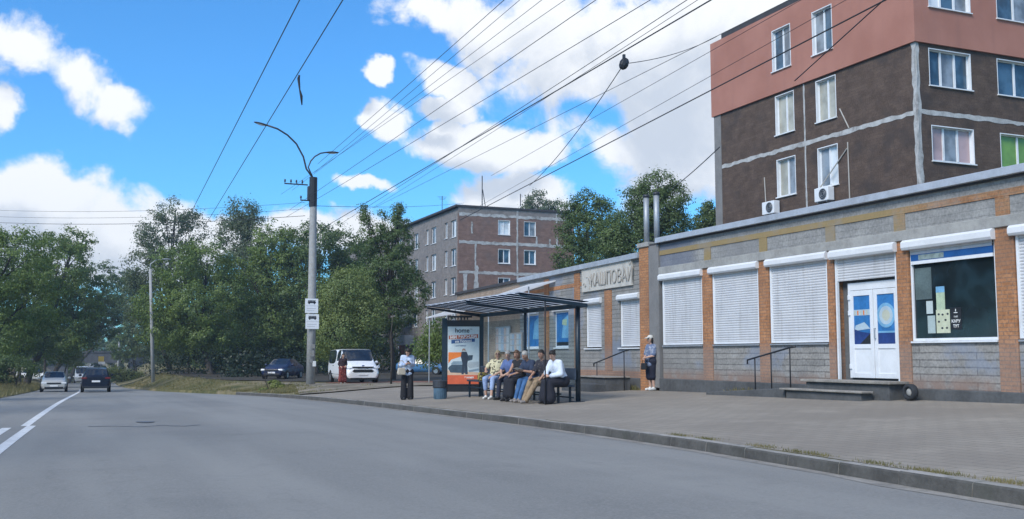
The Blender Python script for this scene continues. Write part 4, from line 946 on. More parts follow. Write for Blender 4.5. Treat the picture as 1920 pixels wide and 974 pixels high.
# litter bin
bp = at(825, 745, 31.0); bz = G(bp.x, bp.y)
bi = thing('litter_bin', 'small blue-grey ribbed litter bin beside the poster case leg', 'litter bin', (bp.x, bp.y, bz))
n = 20; mb = MB(); mb.tube([(0, 0, 0), (0, 0, .34)], [.17, .2], n); mb.build('tub', mat('bin_blue', (.07, .13, .19), .6, .2, 5), bi, False)
mb = MB()
for k in range(n): q = 2*PI*k/n; mb.obox((math.cos(q) * .19, math.sin(q) * .19, .18), (.012, .02, .32), Matrix.Rotation(q, 3, 'Z'))
mb.build('ribs', mat('bin_rib', (.09, .16, .22), .6, .2, 5), bi)
mb = MB(); mb.tube([(0, 0, .34), (0, 0, .37), (0, 0, .55), (0, 0, .57)], [.205, .225, .225, .20], n); mb.build('black_liner_hood', m_dkmetal, bi)

# ------------------------------------------------------------------ street lamps
lb = at(582, 722, 50); lp = thing('street_lamp', 'tall concrete street lamp post with two curved arms and bus stop plates', 'street lamp', (lb.x, lb.y, 0))
lt = at(574, 334, 50); zt = lt.z
mb = MB(); mb.tube([(lb.x, lb.y, -.5), (lb.x, lb.y, 4), (lb.x - .02, lb.y, 8.8), (lb.x - .04, lb.y, zt)], [.22, .205, .175, .165], 16); mb.build('post', m_pole, lp, True, 0, True)
tx = lb.x - .04
MB().tube([(tx, lb.y, zt - 1.45), (tx, lb.y, zt + .02)], [.205, .20], 12).build('black_collar', m_black, lp, False, 0, True)
MB().box(tx - .28, tx - .12, lb.y - .12, lb.y + .12, zt - 1.15, zt - .45).build('junction_box', m_dkmetal, lp, False, .01, True)
def arm(pts, head, r=.045):
    P3 = [Vector((0, lb.y, 0)) for _ in pts]
    for i, (x, y) in enumerate(pts): q = at(x, y, 50); P3[i] = Vector((q.x, lb.y, q.z))
    P3[0].x = tx
    a = MB().tube(P3, r, 8).build('arm', m_dkmetal, lp, True, 0, True)
    h = [at(x, y, 50) for x, y in head]; d = Vector((h[1].x - h[0].x, 0, h[1].z - h[0].z)); c = Vector(((h[0].x + h[1].x) / 2, lb.y, (h[0].z + h[1].z) / 2)); an = math.atan2(d.z, d.x)
    Mr = Matrix.Rotation(-an, 3, 'Y'); e = MB().ell(c, (d.length / 2, .15, .055), Mr); hd = e.build('lamp_head', m_dkmetal, a, True, 0, True)
    MB().ell(c - Mr @ Vector((0, 0, .03)), (d.length * .32, .11, .045), Mr).build('lens', m_lamp, hd, True, 0, True)
arm([(574, 336), (573, 318), (567, 296), (553, 273), (535, 258), (515, 248), (494, 243)], [(468, 239), (497, 244)])
arm([(574, 336), (577, 315), (582, 303), (590, 294), (602, 287), (616, 284)], [(612, 284.5), (640, 283)], .035)
def cross(px0, px1, py, ins, nm='crossarm'):
    a, b = at(px0, py, 50), at(px1, py, 50)
    mb = MB().tube([(a.x, lb.y, a.z), (b.x, lb.y, a.z)], .035, 6); c = mb.build(nm, m_dkmetal, lp, False, 0, True)
    for q in ins:
        s = at(q, py, 50); MB().tube([(s.x, lb.y, s.z), (s.x, lb.y, s.z + .08), (s.x, lb.y, s.z + .1), (s.x, lb.y, s.z + .22)], [.02, .02, .05, .035], 8).build('insulator', m_dkmetal, c, True, 0, True)
cross(529, 576, 348, (530, 542, 553, 565)); cross(561, 587, 377, (562, 587))
def nflyer(z, dx, w, h, m): MB().box(lb.x + dx - w/2, lb.x + dx + w/2, lb.y - .235, lb.y - .222, z, z + h).build('pasted_flyer', m, lp, False, 0, True)
nflyer(.72, .12, .16, .26, m_paper); nflyer(.9, -.05, .2, .15, mat('torn_paper', (.24, .24, .23), .9, .3, 20)); nflyer(1.2, .0, .22, .3, MATS['torn_paper']); nflyer(1.6, .06, .16, .2, MATS['torn_paper'])
def stopplate(px0, px1, py0, py1, lab):
    a, b = at(px0, py1, 50), at(px1, py0, 50); w_ = b.x - a.x; h_ = b.z - a.z
    s = thing('bus_stop_sign', lab, 'sign', ((a.x + b.x) / 2, lb.y - .27, a.z), 0, 'bus stop plates on the lamp post')
    MB().box(-w_/2, w_/2, -.012, .012, 0, h_).build('plate', m_white, s, bevel=.004)
    k = w_ / .8; mb = MB(); y_ = -.016
    def rq(u0, u1, v0, v1): mb.box(u0 * w_, u1 * w_, y_, y_ + .003, v0 * h_, v1 * h_)
    rq(-.30, .31, .69, .80)
    for i in range(5): rq(-.27 + i * .11, -.19 + i * .11, .80, .86)
    rq(-.30, .31, .86, .885)
    for u in (-.2, .2): mb.add([(u * w_ + math.cos(2*PI*q/12) * .045 * k, y_, .67 * h_ + math.sin(2*PI*q/12) * .045 * k) for q in range(12)], [tuple(range(12))])
    mb.build('bus_symbol', m_black, s)
    mb = MB(); mb.box(-w_*.47, w_*.47, y_, y_ + .003, h_*.50, h_*.515); mb.box(-w_*.38, w_*.34, y_, y_ + .003, h_*.30, h_*.33).box(-w_*.38, w_*.2, y_, y_ + .003, h_*.16, h_*.185)
    mb.build('printed_lines', mat('sign_grey_print', (.42, .43, .45), .6, .1, 5), s)
    MB().box(-.14, .14, .012, .06, h_*.4, h_*.5).build('clamp', m_grey, s)
stopplate(568.5, 595.5, 561, 588, 'white bus stop plate on the lamp post, the upper of the two')
stopplate(569.5, 597, 590, 617.5, 'white bus stop plate on the lamp post, the lower of the two')
lb2 = at(288, 716, 86); l2 = thing('street_lamp', 'distant slim concrete lamp post standing on the grass before the right trees', 'street lamp', (lb2.x, lb2.y, 0))
q = at(279, 505, 86)
MB().tube([(lb2.x, lb2.y, -1.6), (q.x + .1, lb2.y, q.z)], [.17, .11], 10).build('post', m_pole, l2, True, 0, True)
a_ = MB().tube([(q.x + .1, lb2.y, q.z - .1), (q.x + .1, lb2.y, q.z + .4), (q.x + .5, lb2.y, q.z + .75), (q.x + 1.1, lb2.y, q.z + .85)], .05, 6).build('arm', m_grey, l2, True, 0, True)
MB().ell((q.x + 1.4, lb2.y, q.z + .87), (.4, .14, .07)).build('lamp_head', m_grey, a_, True, 0, True)
lb3 = at(221, 700, 190); l3 = thing('street_lamp', 'thin far lamp post by the right end of the railway bridge', 'street lamp', (lb3.x, lb3.y, -3.5))
MB().tube([(0, 0, -1), (0, 0, 9.3)], [.2, .13], 8).build('post', m_pole, l3, True); a_ = MB().tube([(0, 0, 9.2), (-.2, 0, 9.8), (-1.4, 0, 10.1)], .06, 6).build('arm', m_grey, l3, True); MB().ell((-1.6, 0, 10.1), (.45, .15, .08)).build('lamp_head', m_grey, a_, True)

# ------------------------------------------------------------------ overhead wires
def wire(name, label, A, Bp, r=.012, sag=.15, ext=0., ext2=0., group=None, cat='wire'):
    A, Bp = Vector(A), Vector(Bp); d = Bp - A; A2 = A - d * ext; B2 = Bp + d * ext2; n = 14; P3 = []
    for i in range(n + 1):
        s = i / n; p = A2.lerp(B2, s); P3.append((p.x, p.y, p.z - sag * 4 * s * (1 - s)))
    o = MB().tube(P3, r, 5).build(name, m_wire, None, True); tag(o, label, cat, group); return o
tw1 = wire('contact_wire', 'left of the two steep dark wires crossing the open blue sky over the lane', onZ(562, 0, 7), onZ(372, 372, 7), .010, 0, .5, .25, 'contact wires over the lane')
tw2 = wire('contact_wire', 'right of the two steep wires over the lane, the one with a dangling strap', onZ(643, 0, 7.0), onZ(408, 385, 7.0), .010, 0, .5, .25, 'contact wires over the lane')
hp = onZ(563, 143, 7.0); hs = thing('dangling_strap', 'short dark broken strap hanging from the wire in the blue sky', 'strap', hp)
mb = MB().tube([(-.02, 0, .02), (-.03, .02, -.05), (.0, .03, -.28), (.035, .02, -.42), (.05, .02, -.60)], [.02, .03, .016, .03, .012], 6); mb.build('strap', m_black, hs, True)
SH = [((941, 0), (637, 271), 8.6, .011), ((970, 0), (633, 287), 8.6, .009), ((1011, 0), (596, 320), 8.8, .009), ((1048, 4), (580, 328), 8.8, .009),
      ((1100, 8), (596, 357), 8.4, .012), ((1100, 68), (592, 374), 8.2, .012), ((1100, 119), (691, 386), 8.0, .012), ((1100, 131), (744, 361), 8.0, .009)]
for i, (a, b, H, r) in enumerate(SH):
    o_ = ('first', 'second', 'third', 'fourth', 'fifth', 'sixth', 'seventh', 'eighth')[i]
    wire('overhead_wire', '%s thin wire from the left in the sheaf above the lamp post' % o_, onZ(*a, H), onZ(*b, H), r * .68, .05, .8, .25, 'sheaf of overhead wires above the road')
wire('overhead_cable', 'thick black cable that carries the dark splice box above the shelter', onZ(1330, 2, 8.6), onZ(655, 399, 8.6), .016, 0., .6, .2, 'thick overhead cables')
wire('overhead_wire', 'thin wire running just below the thick splice box cable', onZ(1440, 20, 8.2), onZ(760, 361, 8.2), .007, 0., .6, .2, 'sheaf of overhead wires above the road')
wire('overhead_cable', 'thick black cable crossing the pink render between its windows', onZ(1655, 3, 7.6), onZ(1000, 342, 7.6), .015, 0., .6, .55, 'thick overhead cables')
wire('overhead_wire', 'thin wire above the thick cable that crosses the pink render', onZ(1560, 15, 7.7), onZ(1000, 330, 7.7), .006, 0., .6, .5, 'sheaf of overhead wires above the road')
wire('overhead_wire', 'thin wire reaching the pink block corner just under its parapet', onZ(1335, 95, 8.0), onZ(1000, 285, 8.0), .006, 0., .9, .4, 'sheaf of overhead wires above the road')
bx = at(1170, 120, 25)
bp_ = thing('splice_box', 'dark wrapped cable splice box hanging on the thick cable against the clouds', 'splice box', bx)
mb = MB(); mb.ell((0, 0, 0), (.13, .11, .17), Matrix.Rotation(.5, 3, 'Y'), 8, 6); mb.build('housing', m_black, bp_, False, .01); MB().box(-.03, .03, -.03, .03, .12, .24).build('hook', m_dkmetal, bp_)
wire('stay_wire', 'slack wire dropping from the splice box down to the trees left', bx, at(1005, 333, 40), .012, .25, 0, .12, 'stay wires of the splice box')
wire('stay_wire', 'wire rising from the splice box to the roof of the pink block', bx, at(1345, 68, 33), .010, .15, 0, 0, 'stay wires of the splice box')
wire('overhead_cable', 'black cable slanting from the brown wall over the pink render to upper right', at(1490, 152, 24.5), at(1662, -4, 20), .014, 0, 0, .8, 'thick overhead cables')
wire('overhead_cable', 'dark cable slanting down from the brown block edge into the trees', at(1338, 286, 30), at(1270, 345, 40), .016, .05, .12, .3, 'thick overhead cables')
for i, (y0, y1, lb_) in enumerate(((391, 392, 'upper of the level wires crossing the pale cloud at left'), (403, 400, 'middle of the level wires crossing the pale cloud at left'), (414, 409, 'lowest of the level wires crossing the pale cloud at left'))):
    wire('crossing_wire', lb_, at(-20, y0, 60), at(572, y1 - 12 + i * 4, 50), .013 if i == 2 else .008, .3, .1, 0, 'level wires crossing the road')
wire('crossing_wire', 'level wire from the lamp post to the far block roof', at(580, 386, 50), at(870, 381, 98), .013, .2, 0, 0, 'level wires crossing the road')

# ------------------------------------------------------------------ railway bridge over the dip
br = thing('railway_bridge', 'low grey railway bridge with rail fence crossing over the road dip', 'bridge', (3, 262, -2))
def BR(name, mb, m): return mb.build(name, m, br, False, 0, True)
BR('deck', MB().box(-22, 34, 258, 268, -.0, 1.9), m_plinth); BR('girder', MB().box(-22, 34, 257.4, 257.95, -.45, 1.7), m_plinth); BR('abutment', MB().box(-9, -2.5, 257.96, 268, -8, -.01), m_concd); BR('abutment', MB().box(11, 18, 257.96, 268, -8, -.01), m_concd)
BR('parapet_edge', MB().box(-22, 34, 257.3, 257.9, 1.91, 2.3), m_plinth)
rl = MB()
for k in range(29): rl.box(-21.5 + k * 2, -21.4 + k * 2, 257.5, 257.6, 2.3, 3.8)
BR('railing_posts', rl, m_grey); BR('railing_rails', MB().box(-22, 34, 257.52, 257.58, 3.7, 3.78).box(-22, 34, 257.52, 257.58, 3.0, 3.07), m_grey)
rs = at(189, 690, 150); sg2 = thing('road_sign', 'yellow and white road sign on a post beyond the dark car', 'sign', (rs.x, rs.y, Rz(rs.y)))
h0 = 1.25 - 22 * 150 / F - Rz(rs.y)
MB().tube([(0, 0, -.2), (0, 0, h0 + 1.6)], .05, 8).build('post', m_grey, sg2); MB().box(-.38, .38, -.06, -.04, h0 + .85, h0 + 1.6).build('yellow_plate', mat('sign_yellow', (.55, .42, .10), .5, .1, 4), sg2); MB().box(-.38, .55, -.06, -.04, h0 + .45, h0 + .83).build('white_plate', m_white, sg2)
# ------------------------------------------------------------------ vehicles (own axes: +Y forward, Z up, wheels on z = 0)
def ring(y, zb, zs, zbelt, zt, wb, wl_, wt, crown=.03):
    """half section from the middle of the floor to the middle of the roof"""
    return [(0, y, zb), (wb * .86, y, zb), (wb, y, zs), (wb * 1.01, y, (zs + zbelt) / 2), (wl_, y, zbelt), (wt, y, zt), (wt * .72, y, zt + crown * .7), (0, y, zt + crown)]
def car(name, label, loc, rz, stations, col, wheels, wr, win_side, screen, rear, group=None, cat='car', details=None, ww=.2):
    th = thing(name, label, cat, loc, rz, group)
    pm = paint(name + '_paint', col)
    rings = [ring(*s) for s in stations]; n = len(rings[0]); V = []; Fc = []; tags = []
    for r in rings:
        V += [(-x, y, z) for x, y, z in r[1:-1][::-1]]   # left side, from the roof down
    # closed loops: right half then left half
    V = []
    for r in rings: V += r + [(-x, y, z) for x, y, z in r[1:-1][::-1]]
    m = 2 * n - 2
    for i in range(len(rings) - 1):
        for j in range(m):
            Fc.append((i * m + j, i * m + (j + 1) % m, (i + 1) * m + (j + 1) % m, (i + 1) * m + j))
            jj = j if j < n - 1 else m - 1 - j
            tg = 0
            if jj == 4 and i in win_side: tg = 1
            if jj in (5, 6) and i == screen: tg = 2
            if jj in (5, 6) and i == rear: tg = 3
            if jj in (0,): tg = 4
            tags.append(tg)
    Fc += [tuple(range(m))[::-1], tuple((len(rings) - 1) * m + j for j in range(m))]; tags += [0, 0]
    me = bpy.data.meshes.new('c'); me.from_pydata(V, [], Fc)
    for _ in range(5): me.materials.append(pm)
    me.polygons.foreach_set('material_index', tags)
    o = bpy.data.objects.new('c', me); COL.objects.link(o)
    bm = bmesh.new(); bm.from_mesh(me); bmesh.ops.recalc_face_normals(bm, faces=bm.faces)
    cl = bm.edges.layers.float.new('crease_edge')
    for e in bm.edges:
        mi = {f.material_index for f in e.link_faces}
        if len(mi) > 1: e[cl] = .75
        elif any(len(f.verts) > 4 for f in e.link_faces): e[cl] = .55
    bm.to_mesh(me); bm.free()
    ss = o.modifiers.new('s', 'SUBSURF'); ss.levels = ss.render_levels = 3
    dg = bpy.context.evaluated_depsgraph_get(); full = bpy.data.meshes.new_from_object(o.evaluated_get(dg)); bpy.data.objects.remove(o)
    body = None
    for k, nm, mm in ((0, 'body', pm), (1, 'side_window', m_carglass), (2, 'windscreen', m_carglass), (3, 'rear_window', m_carglass), (4, 'underbody', m_black)):
        bm = bmesh.new(); bm.from_mesh(full); bmesh.ops.delete(bm, geom=[f for f in bm.faces if f.material_index != k], context='FACES')
        if not bm.faces: bm.free(); continue
        for side in ((-1, 1) if k == 1 else (0,)):
            b2 = bm.copy()
            if side: bmesh.ops.delete(b2, geom=[f for f in b2.faces if f.calc_center_median().x * side < 0], context='FACES')
            for f in b2.faces: f.material_index = 0; f.smooth = True
            q = bpy.data.meshes.new(nm); b2.to_mesh(q); b2.free(); q.materials.append(mm)
            link(bpy.data.objects.new(nm, q), th)
        bm.free()
    hw = max(s[5] for s in stations)
    for y in wheels:
        for s in (-1, 1):
            x = s * (hw - ww / 2 + .025)
            mb = MB(); nn = 22; pr = [(wr * .62, -ww/2), (wr * .93, -ww/2), (wr, -ww/2 + .03), (wr, ww/2 - .03), (wr * .93, ww/2), (wr * .62, ww/2)]
            mb.add([(x + w_, y + r_ * math.cos(2*PI*i/nn), wr + r_ * math.sin(2*PI*i/nn)) for i in range(nn) for r_, w_ in pr], [(i*6+j, i*6+(j+1) % 6, ((i+1) % nn)*6+(j+1) % 6, ((i+1) % nn)*6+j) for i in range(nn) for j in range(6)])
            w_ = mb.build('wheel', m_tyre, th, True)
            mb = MB(); xo = x + s * (ww/2 - .03); mb.tube([(xo, y, wr), (xo + s * .015, y, wr)], wr * .62, nn)
            for k in range(5): q = 2*PI*k/5; mb.obox((xo + s * .02, y + math.cos(q) * wr * .32, wr + math.sin(q) * wr * .32), (.015, wr * .5, .05), Matrix.Rotation(q, 3, 'X'))
            mb.build('rim', m_rim, w_)
            MB().tube([(x + s * (ww/2 - .025 - .01), y, wr + .02), (x + s * (ww/2 - .022), y, wr + .02)], wr * 1.16, nn).build('wheel_arch', m_black, th)
    if details: details(th, pm, hw)
    return th
def bx_(th, name, m, *b, bevel=.01, parent=None): return MB().box(*b).build(name, m, parent or th, False, bevel)
def mirrors(th, pm, hw, y, z):
    for s in (-1, 1): MB().ell((s * (hw + .1), y, z), (.11, .07, .085)).build('door_mirror', pm, th, True)

# white passenger van facing the street
def van_details(th, pm, hw):
    F_ = 2.46
    for s in (-1, 1):
        MB().add([(s * .62, F_ - .00, .93), (s * .93, F_ - .18, 1.07), (s * .98, F_ - .30, 1.10), (s * .96, F_ - .16, .93), (s * .80, F_ - .03, .88),
                  (s * .62, F_ + .03, .93), (s * .95, F_ - .15, 1.08), (s * 1.0, F_ - .28, 1.11), (s * .98, F_ - .12, .93), (s * .80, F_ + .0, .87)],
                 [(0, 1, 2, 3, 4), (5, 6, 7, 8, 9), (0, 1, 6, 5), (1, 2, 7, 6), (2, 3, 8, 7), (3, 4, 9, 8), (4, 0, 5, 9)]).build('headlight', m_lamp, th, False)
        MB().prism([(s * .58, F_ + .035), (s * .93, F_ - .10), (s * .93, F_ - .14), (s * .58, F_ - .02)], 'z', .42, .62).build('fog_lamp_recess', m_black, th)
        for a, b in ((-2.3, -.15), (-.05, 1.05)): bx_(th, 'door_handle', m_black, s * (hw + .005) - .012, s * (hw + .005) + .012, (a + b) / 2 + .3, (a + b) / 2 + .5, 1.0, 1.04)
        MB().box(s * (hw - .012) - .008, s * (hw - .012) + .008, -2.1, 1.4, .52, .60).build('side_moulding', m_black, th, bevel=.004)
    g_ = MB(); g_.prism([(-.52, .66), (.52, .66), (.62, .74), (.50, .83), (-.50, .83), (-.62, .74)], 'y', F_ - .06, F_ + .055); g_.build('lower_grille', m_black, th, bevel=.01)
    g_ = MB(); g_.prism([(-.62, .95), (-.25, .90), (.25, .90), (.62, .95), (.6, .985), (-.6, .985)], 'y', F_ - .08, F_ + .04); g_.build('upper_grille', m_black, th)
    MB().prism([(-.70, F_ + .03), (.70, F_ + .03), (.92, F_ - .12), (.92, F_ - .2), (-.92, F_ - .2), (-.92, F_ - .12)], 'z', .26, .40).build('lower_bumper', m_black, th, bevel=.01)
    bx_(th, 'number_plate', m_plate, -.26, .26, F_ + .05, F_ + .068, .50, .61, bevel=.004)
    MB().ell((0, F_ + .02, 1.03), (.085, .02, .035)).build('bonnet_badge', m_navy, th, True)
    mirrors(th, m_white, hw, 1.15, 1.22)
    for s in (-1, 1): MB().tube([(s * .2, F_ - .80, 1.27), (s * .2 + .5, F_ - .88, 1.33)], .012, 5).build('wiper', m_black, th)
van_st = [(-2.48, .40, .55, 1.05, 1.80, .93, .92, .82), (-2.44, .26, .45, 1.10, 1.90, .97, .96, .84), (-1.2, .24, .42, 1.12, 1.94, .99, .98, .86), (-.2, .24, .42, 1.12, 1.95, .99, .98, .86), (-.1, .24, .42, 1.12, 1.95, .99, .98, .86),
          (.75, .24, .42, 1.12, 1.93, .99, .97, .84), (1.68, .24, .42, 1.13, 1.26, .985, .95, .80), (2.2, .24, .42, 1.0, 1.06, .96, .90, .72), (2.42, .28, .45, .80, .92, .90, .86, .68), (2.50, .36, .48, .66, .76, .80, .76, .62)]
vq = at(666, 718, 57); vz = gz(14.2, 55.2)
car('white_van', 'white passenger van parked facing the street behind the woman in red', (vq.x + .42, vq.y + 2.2, gz(vq.x + .4, vq.y + 1.5) + .02), PI - .02, van_st, (.80, .81, .82), (-1.6, 1.55), .34, (1, 2, 4), 5, 0, None, 'van', van_details)

def tail(zl, zp, wx=.28, h=.13, back=-2.2):
    def f(th, pm, hw):
        for s in (-1, 1):
            MB().box(s * (hw - .02) - (wx if s > 0 else 0), s * (hw - .02) + (wx if s < 0 else 0), back - .02, back + .25, zl, zl + h).build('tail_light', m_tail, th, bevel=.02)
        bx_(th, 'number_plate', m_plate, -.26, .26, back - .035, back - .015, zp, zp + .12, bevel=.004)
        bx_(th, 'rear_bumper_trim', m_black, -hw * .86, hw * .86, back - .03, back + .05, .32, .46)
        mirrors(th, pm, hw, .75, 1.05 if zl < .9 else 1.15)
    return f
suv = [(-2.24, .45, .58, .95, 1.05, .80, .80, .66), (-2.18, .34, .50, 1.02, 1.16, .88, .87, .70), (-1.78, .30, .46, 1.05, 1.60, .91, .89, .64), (-.9, .28, .44, 1.04, 1.66, .92, .89, .66), (-.1, .28, .44, 1.02, 1.67, .92, .89, .67), (.35, .28, .44, 1.0, 1.62, .92, .89, .66),
       (1.05, .28, .44, 1.0, 1.10, .91, .87, .72), (1.9, .30, .46, .90, .97, .88, .82, .68), (2.2, .36, .50, .70, .80, .78, .72, .60)]
car('dark_car', 'dark navy crossover car driving away along the right lane', (1.08, 76, Rz(76)), -.012, suv, (.006, .009, .022), (-1.32, 1.32), .35, (2, 3, 4), 5, 1, 'cars on the road', 'car', tail(.93, .72, .34, .12, -2.24))
def front(zl, zp, F_, wx=.34, grille=True):
    def f(th, pm, hw):
        for s in (-1, 1): MB().box(s * hw * .92 - (wx if s > 0 else 0), s * hw * .92 + (wx if s < 0 else 0), F_ - .35, F_ + .02, zl, zl + .13).build('headlight', m_lamp, th, bevel=.03)
        if grille: bx_(th, 'grille', m_black, -.45, .45, F_ - .1, F_ + .03, zl - .02, zl + .1, bevel=.02)
        bx_(th, 'lower_intake', m_black, -.6, .6, F_ - .1, F_ + .025, .30, .42, bevel=.02)
        bx_(th, 'number_plate', m_plate, -.26, .26, F_ + .03, F_ + .045, zp, zp + .11, bevel=.004)
        mirrors(th, pm, hw, .72, 1.0)
    return f
sedan = [(-2.22, .42, .52, .82, .90, .74, .72, .60), (-2.12, .30, .44, .90, 1.02, .82, .80, .66), (-1.55, .24, .40, .94, 1.08, .86, .83, .66), (-.95, .22, .38, .94, 1.38, .87, .84, .58), (-.1, .22, .38, .92, 1.43, .87, .84, .60), (.3, .22, .38, .92, 1.40, .87, .84, .59),
         (1.0, .22, .38, .90, .99, .87, .82, .68), (1.8, .24, .40, .80, .87, .84, .78, .64), (2.12, .30, .44, .62, .70, .74, .68, .56)]
car('silver_car', 'silver saloon car coming towards the camera in the left lane', (-1.62, 80, Rz(80)), PI + .012, sedan, (.42, .42, .40), (-1.30, 1.32), .31, (3, 4), 5, 2, 'cars on the road', 'car', front(.60, .42, 2.1))
mini = [(-2.9, .40, .60, 1.25, 2.30, .93, .93, .82), (-2.8, .30, .50, 1.25, 2.42, .98, .97, .86), (-1.0, .30, .48, 1.25, 2.46, .99, .98, .86), (.3, .30, .48, 1.25, 2.46, .99, .98, .86), (1.2, .30, .48, 1.25, 2.38, .99, .97, .84), (2.1, .30, .48, 1.25, 1.40, .98, .95, .80), (2.7, .32, .5, .95, 1.05, .92, .86, .7), (2.85, .4, .55, .75, .85, .85, .8, .66)]
car('minibus', 'small white minibus coming out from under the far bridge', (.35, 165, Rz(165)), PI, mini, (.78, .79, .80), (-1.9, 1.9), .36, (1, 2, 3), 4, 0, None, 'minibus', front(.80, .45, 2.85))
wc = at(76, 716, 122)
hatch = [(-1.95, .42, .52, .90, 1.05, .74, .73, .62), (-1.86, .30, .44, .96, 1.25, .82, .81, .62), (-1.5, .24, .40, .97, 1.62, .85, .83, .60), (-.5, .22, .38, .95, 1.66, .86, .83, .61), (.3, .22, .38, .94, 1.60, .86, .83, .60), (1.15, .22, .38, .92, 1.05, .86, .81, .68), (1.8, .26, .42, .78, .86, .82, .76, .62), (2.02, .32, .46, .62, .70, .72, .68, .56)]
car('white_car', 'white hatchback parked under the left trees, seen from its side', (wc.x - .6, wc.y, gz(wc.x - .6, wc.y)), -PI / 2 - .35, hatch, (.78, .79, .80), (-1.2, 1.25), .31, (2, 3, 4), 4, 1, 'cars parked under trees', 'car', front(.62, .42, 2.0))
bc = at(793, 702, 88)
car('blue_car', 'light blue car parked behind the standing woman by the shelter', (bc.x, bc.y, gz(bc.x, bc.y) + .02), -PI / 2 - .55, sedan, (.05, .15, .30), (-1.30, 1.32), .31, (3, 4), 5, 2, 'cars parked under trees', 'car', front(.60, .42, 2.1))
dc = at(530, 708, 73)
car('dark_blue_car', 'dark blue car parked in deep shade left of the lamp post', (dc.x, dc.y, gz(dc.x, dc.y) + .02), PI - .55, sedan, (.012, .02, .06), (-1.30, 1.32), .31, (3, 4), 5, 2, 'cars parked under trees', 'car', front(.60, .42, 2.1))
# ------------------------------------------------------------------ people (own axes: +Y is the way the chest faces, Z up, feet on z = 0)
sk = {}
def skin(name, c): sk[name] = mat('skin_' + name, c, .6, .08, 8); return sk[name]
sk_a = skin('light', (.50, .31, .23)); sk_b = skin('tanned', (.40, .23, .16))
m_eye = mat('eye_dark', (.02, .016, .014), .3, .1, 5); m_lip = mat('lips', (.35, .13, .11), .5, .1, 5)
h_dark = mat('hair_dark', (.022, .017, .014), .6, .3, 30); h_blond = mat('hair_blond', (.42, .33, .20), .6, .25, 30); h_grey = mat('hair_grey', (.36, .35, .33), .6, .25, 30); h_brown = mat('hair_brown', (.10, .055, .03), .6, .3, 30)
def cloth(name, c, var=.15): return mat('cloth_' + name, c, .85, var, 9, .25, 30)
def pattern(name, base, spot, sc, lo=.52, hi=.56, spot2=None):
    t = newmat('cloth_' + name); o = t.obj(); c = t.mixc(t.rng(t.noise(o, sc, 3), lo, hi), base, spot)
    if spot2: c = t.mixc(t.rng(t.noise(o, sc * 1.4 + 3, 2), .58, .62), c, spot2)
    t.pbr(c, .85, 0, .2); return t.m
def V(*a): return Vector(a)
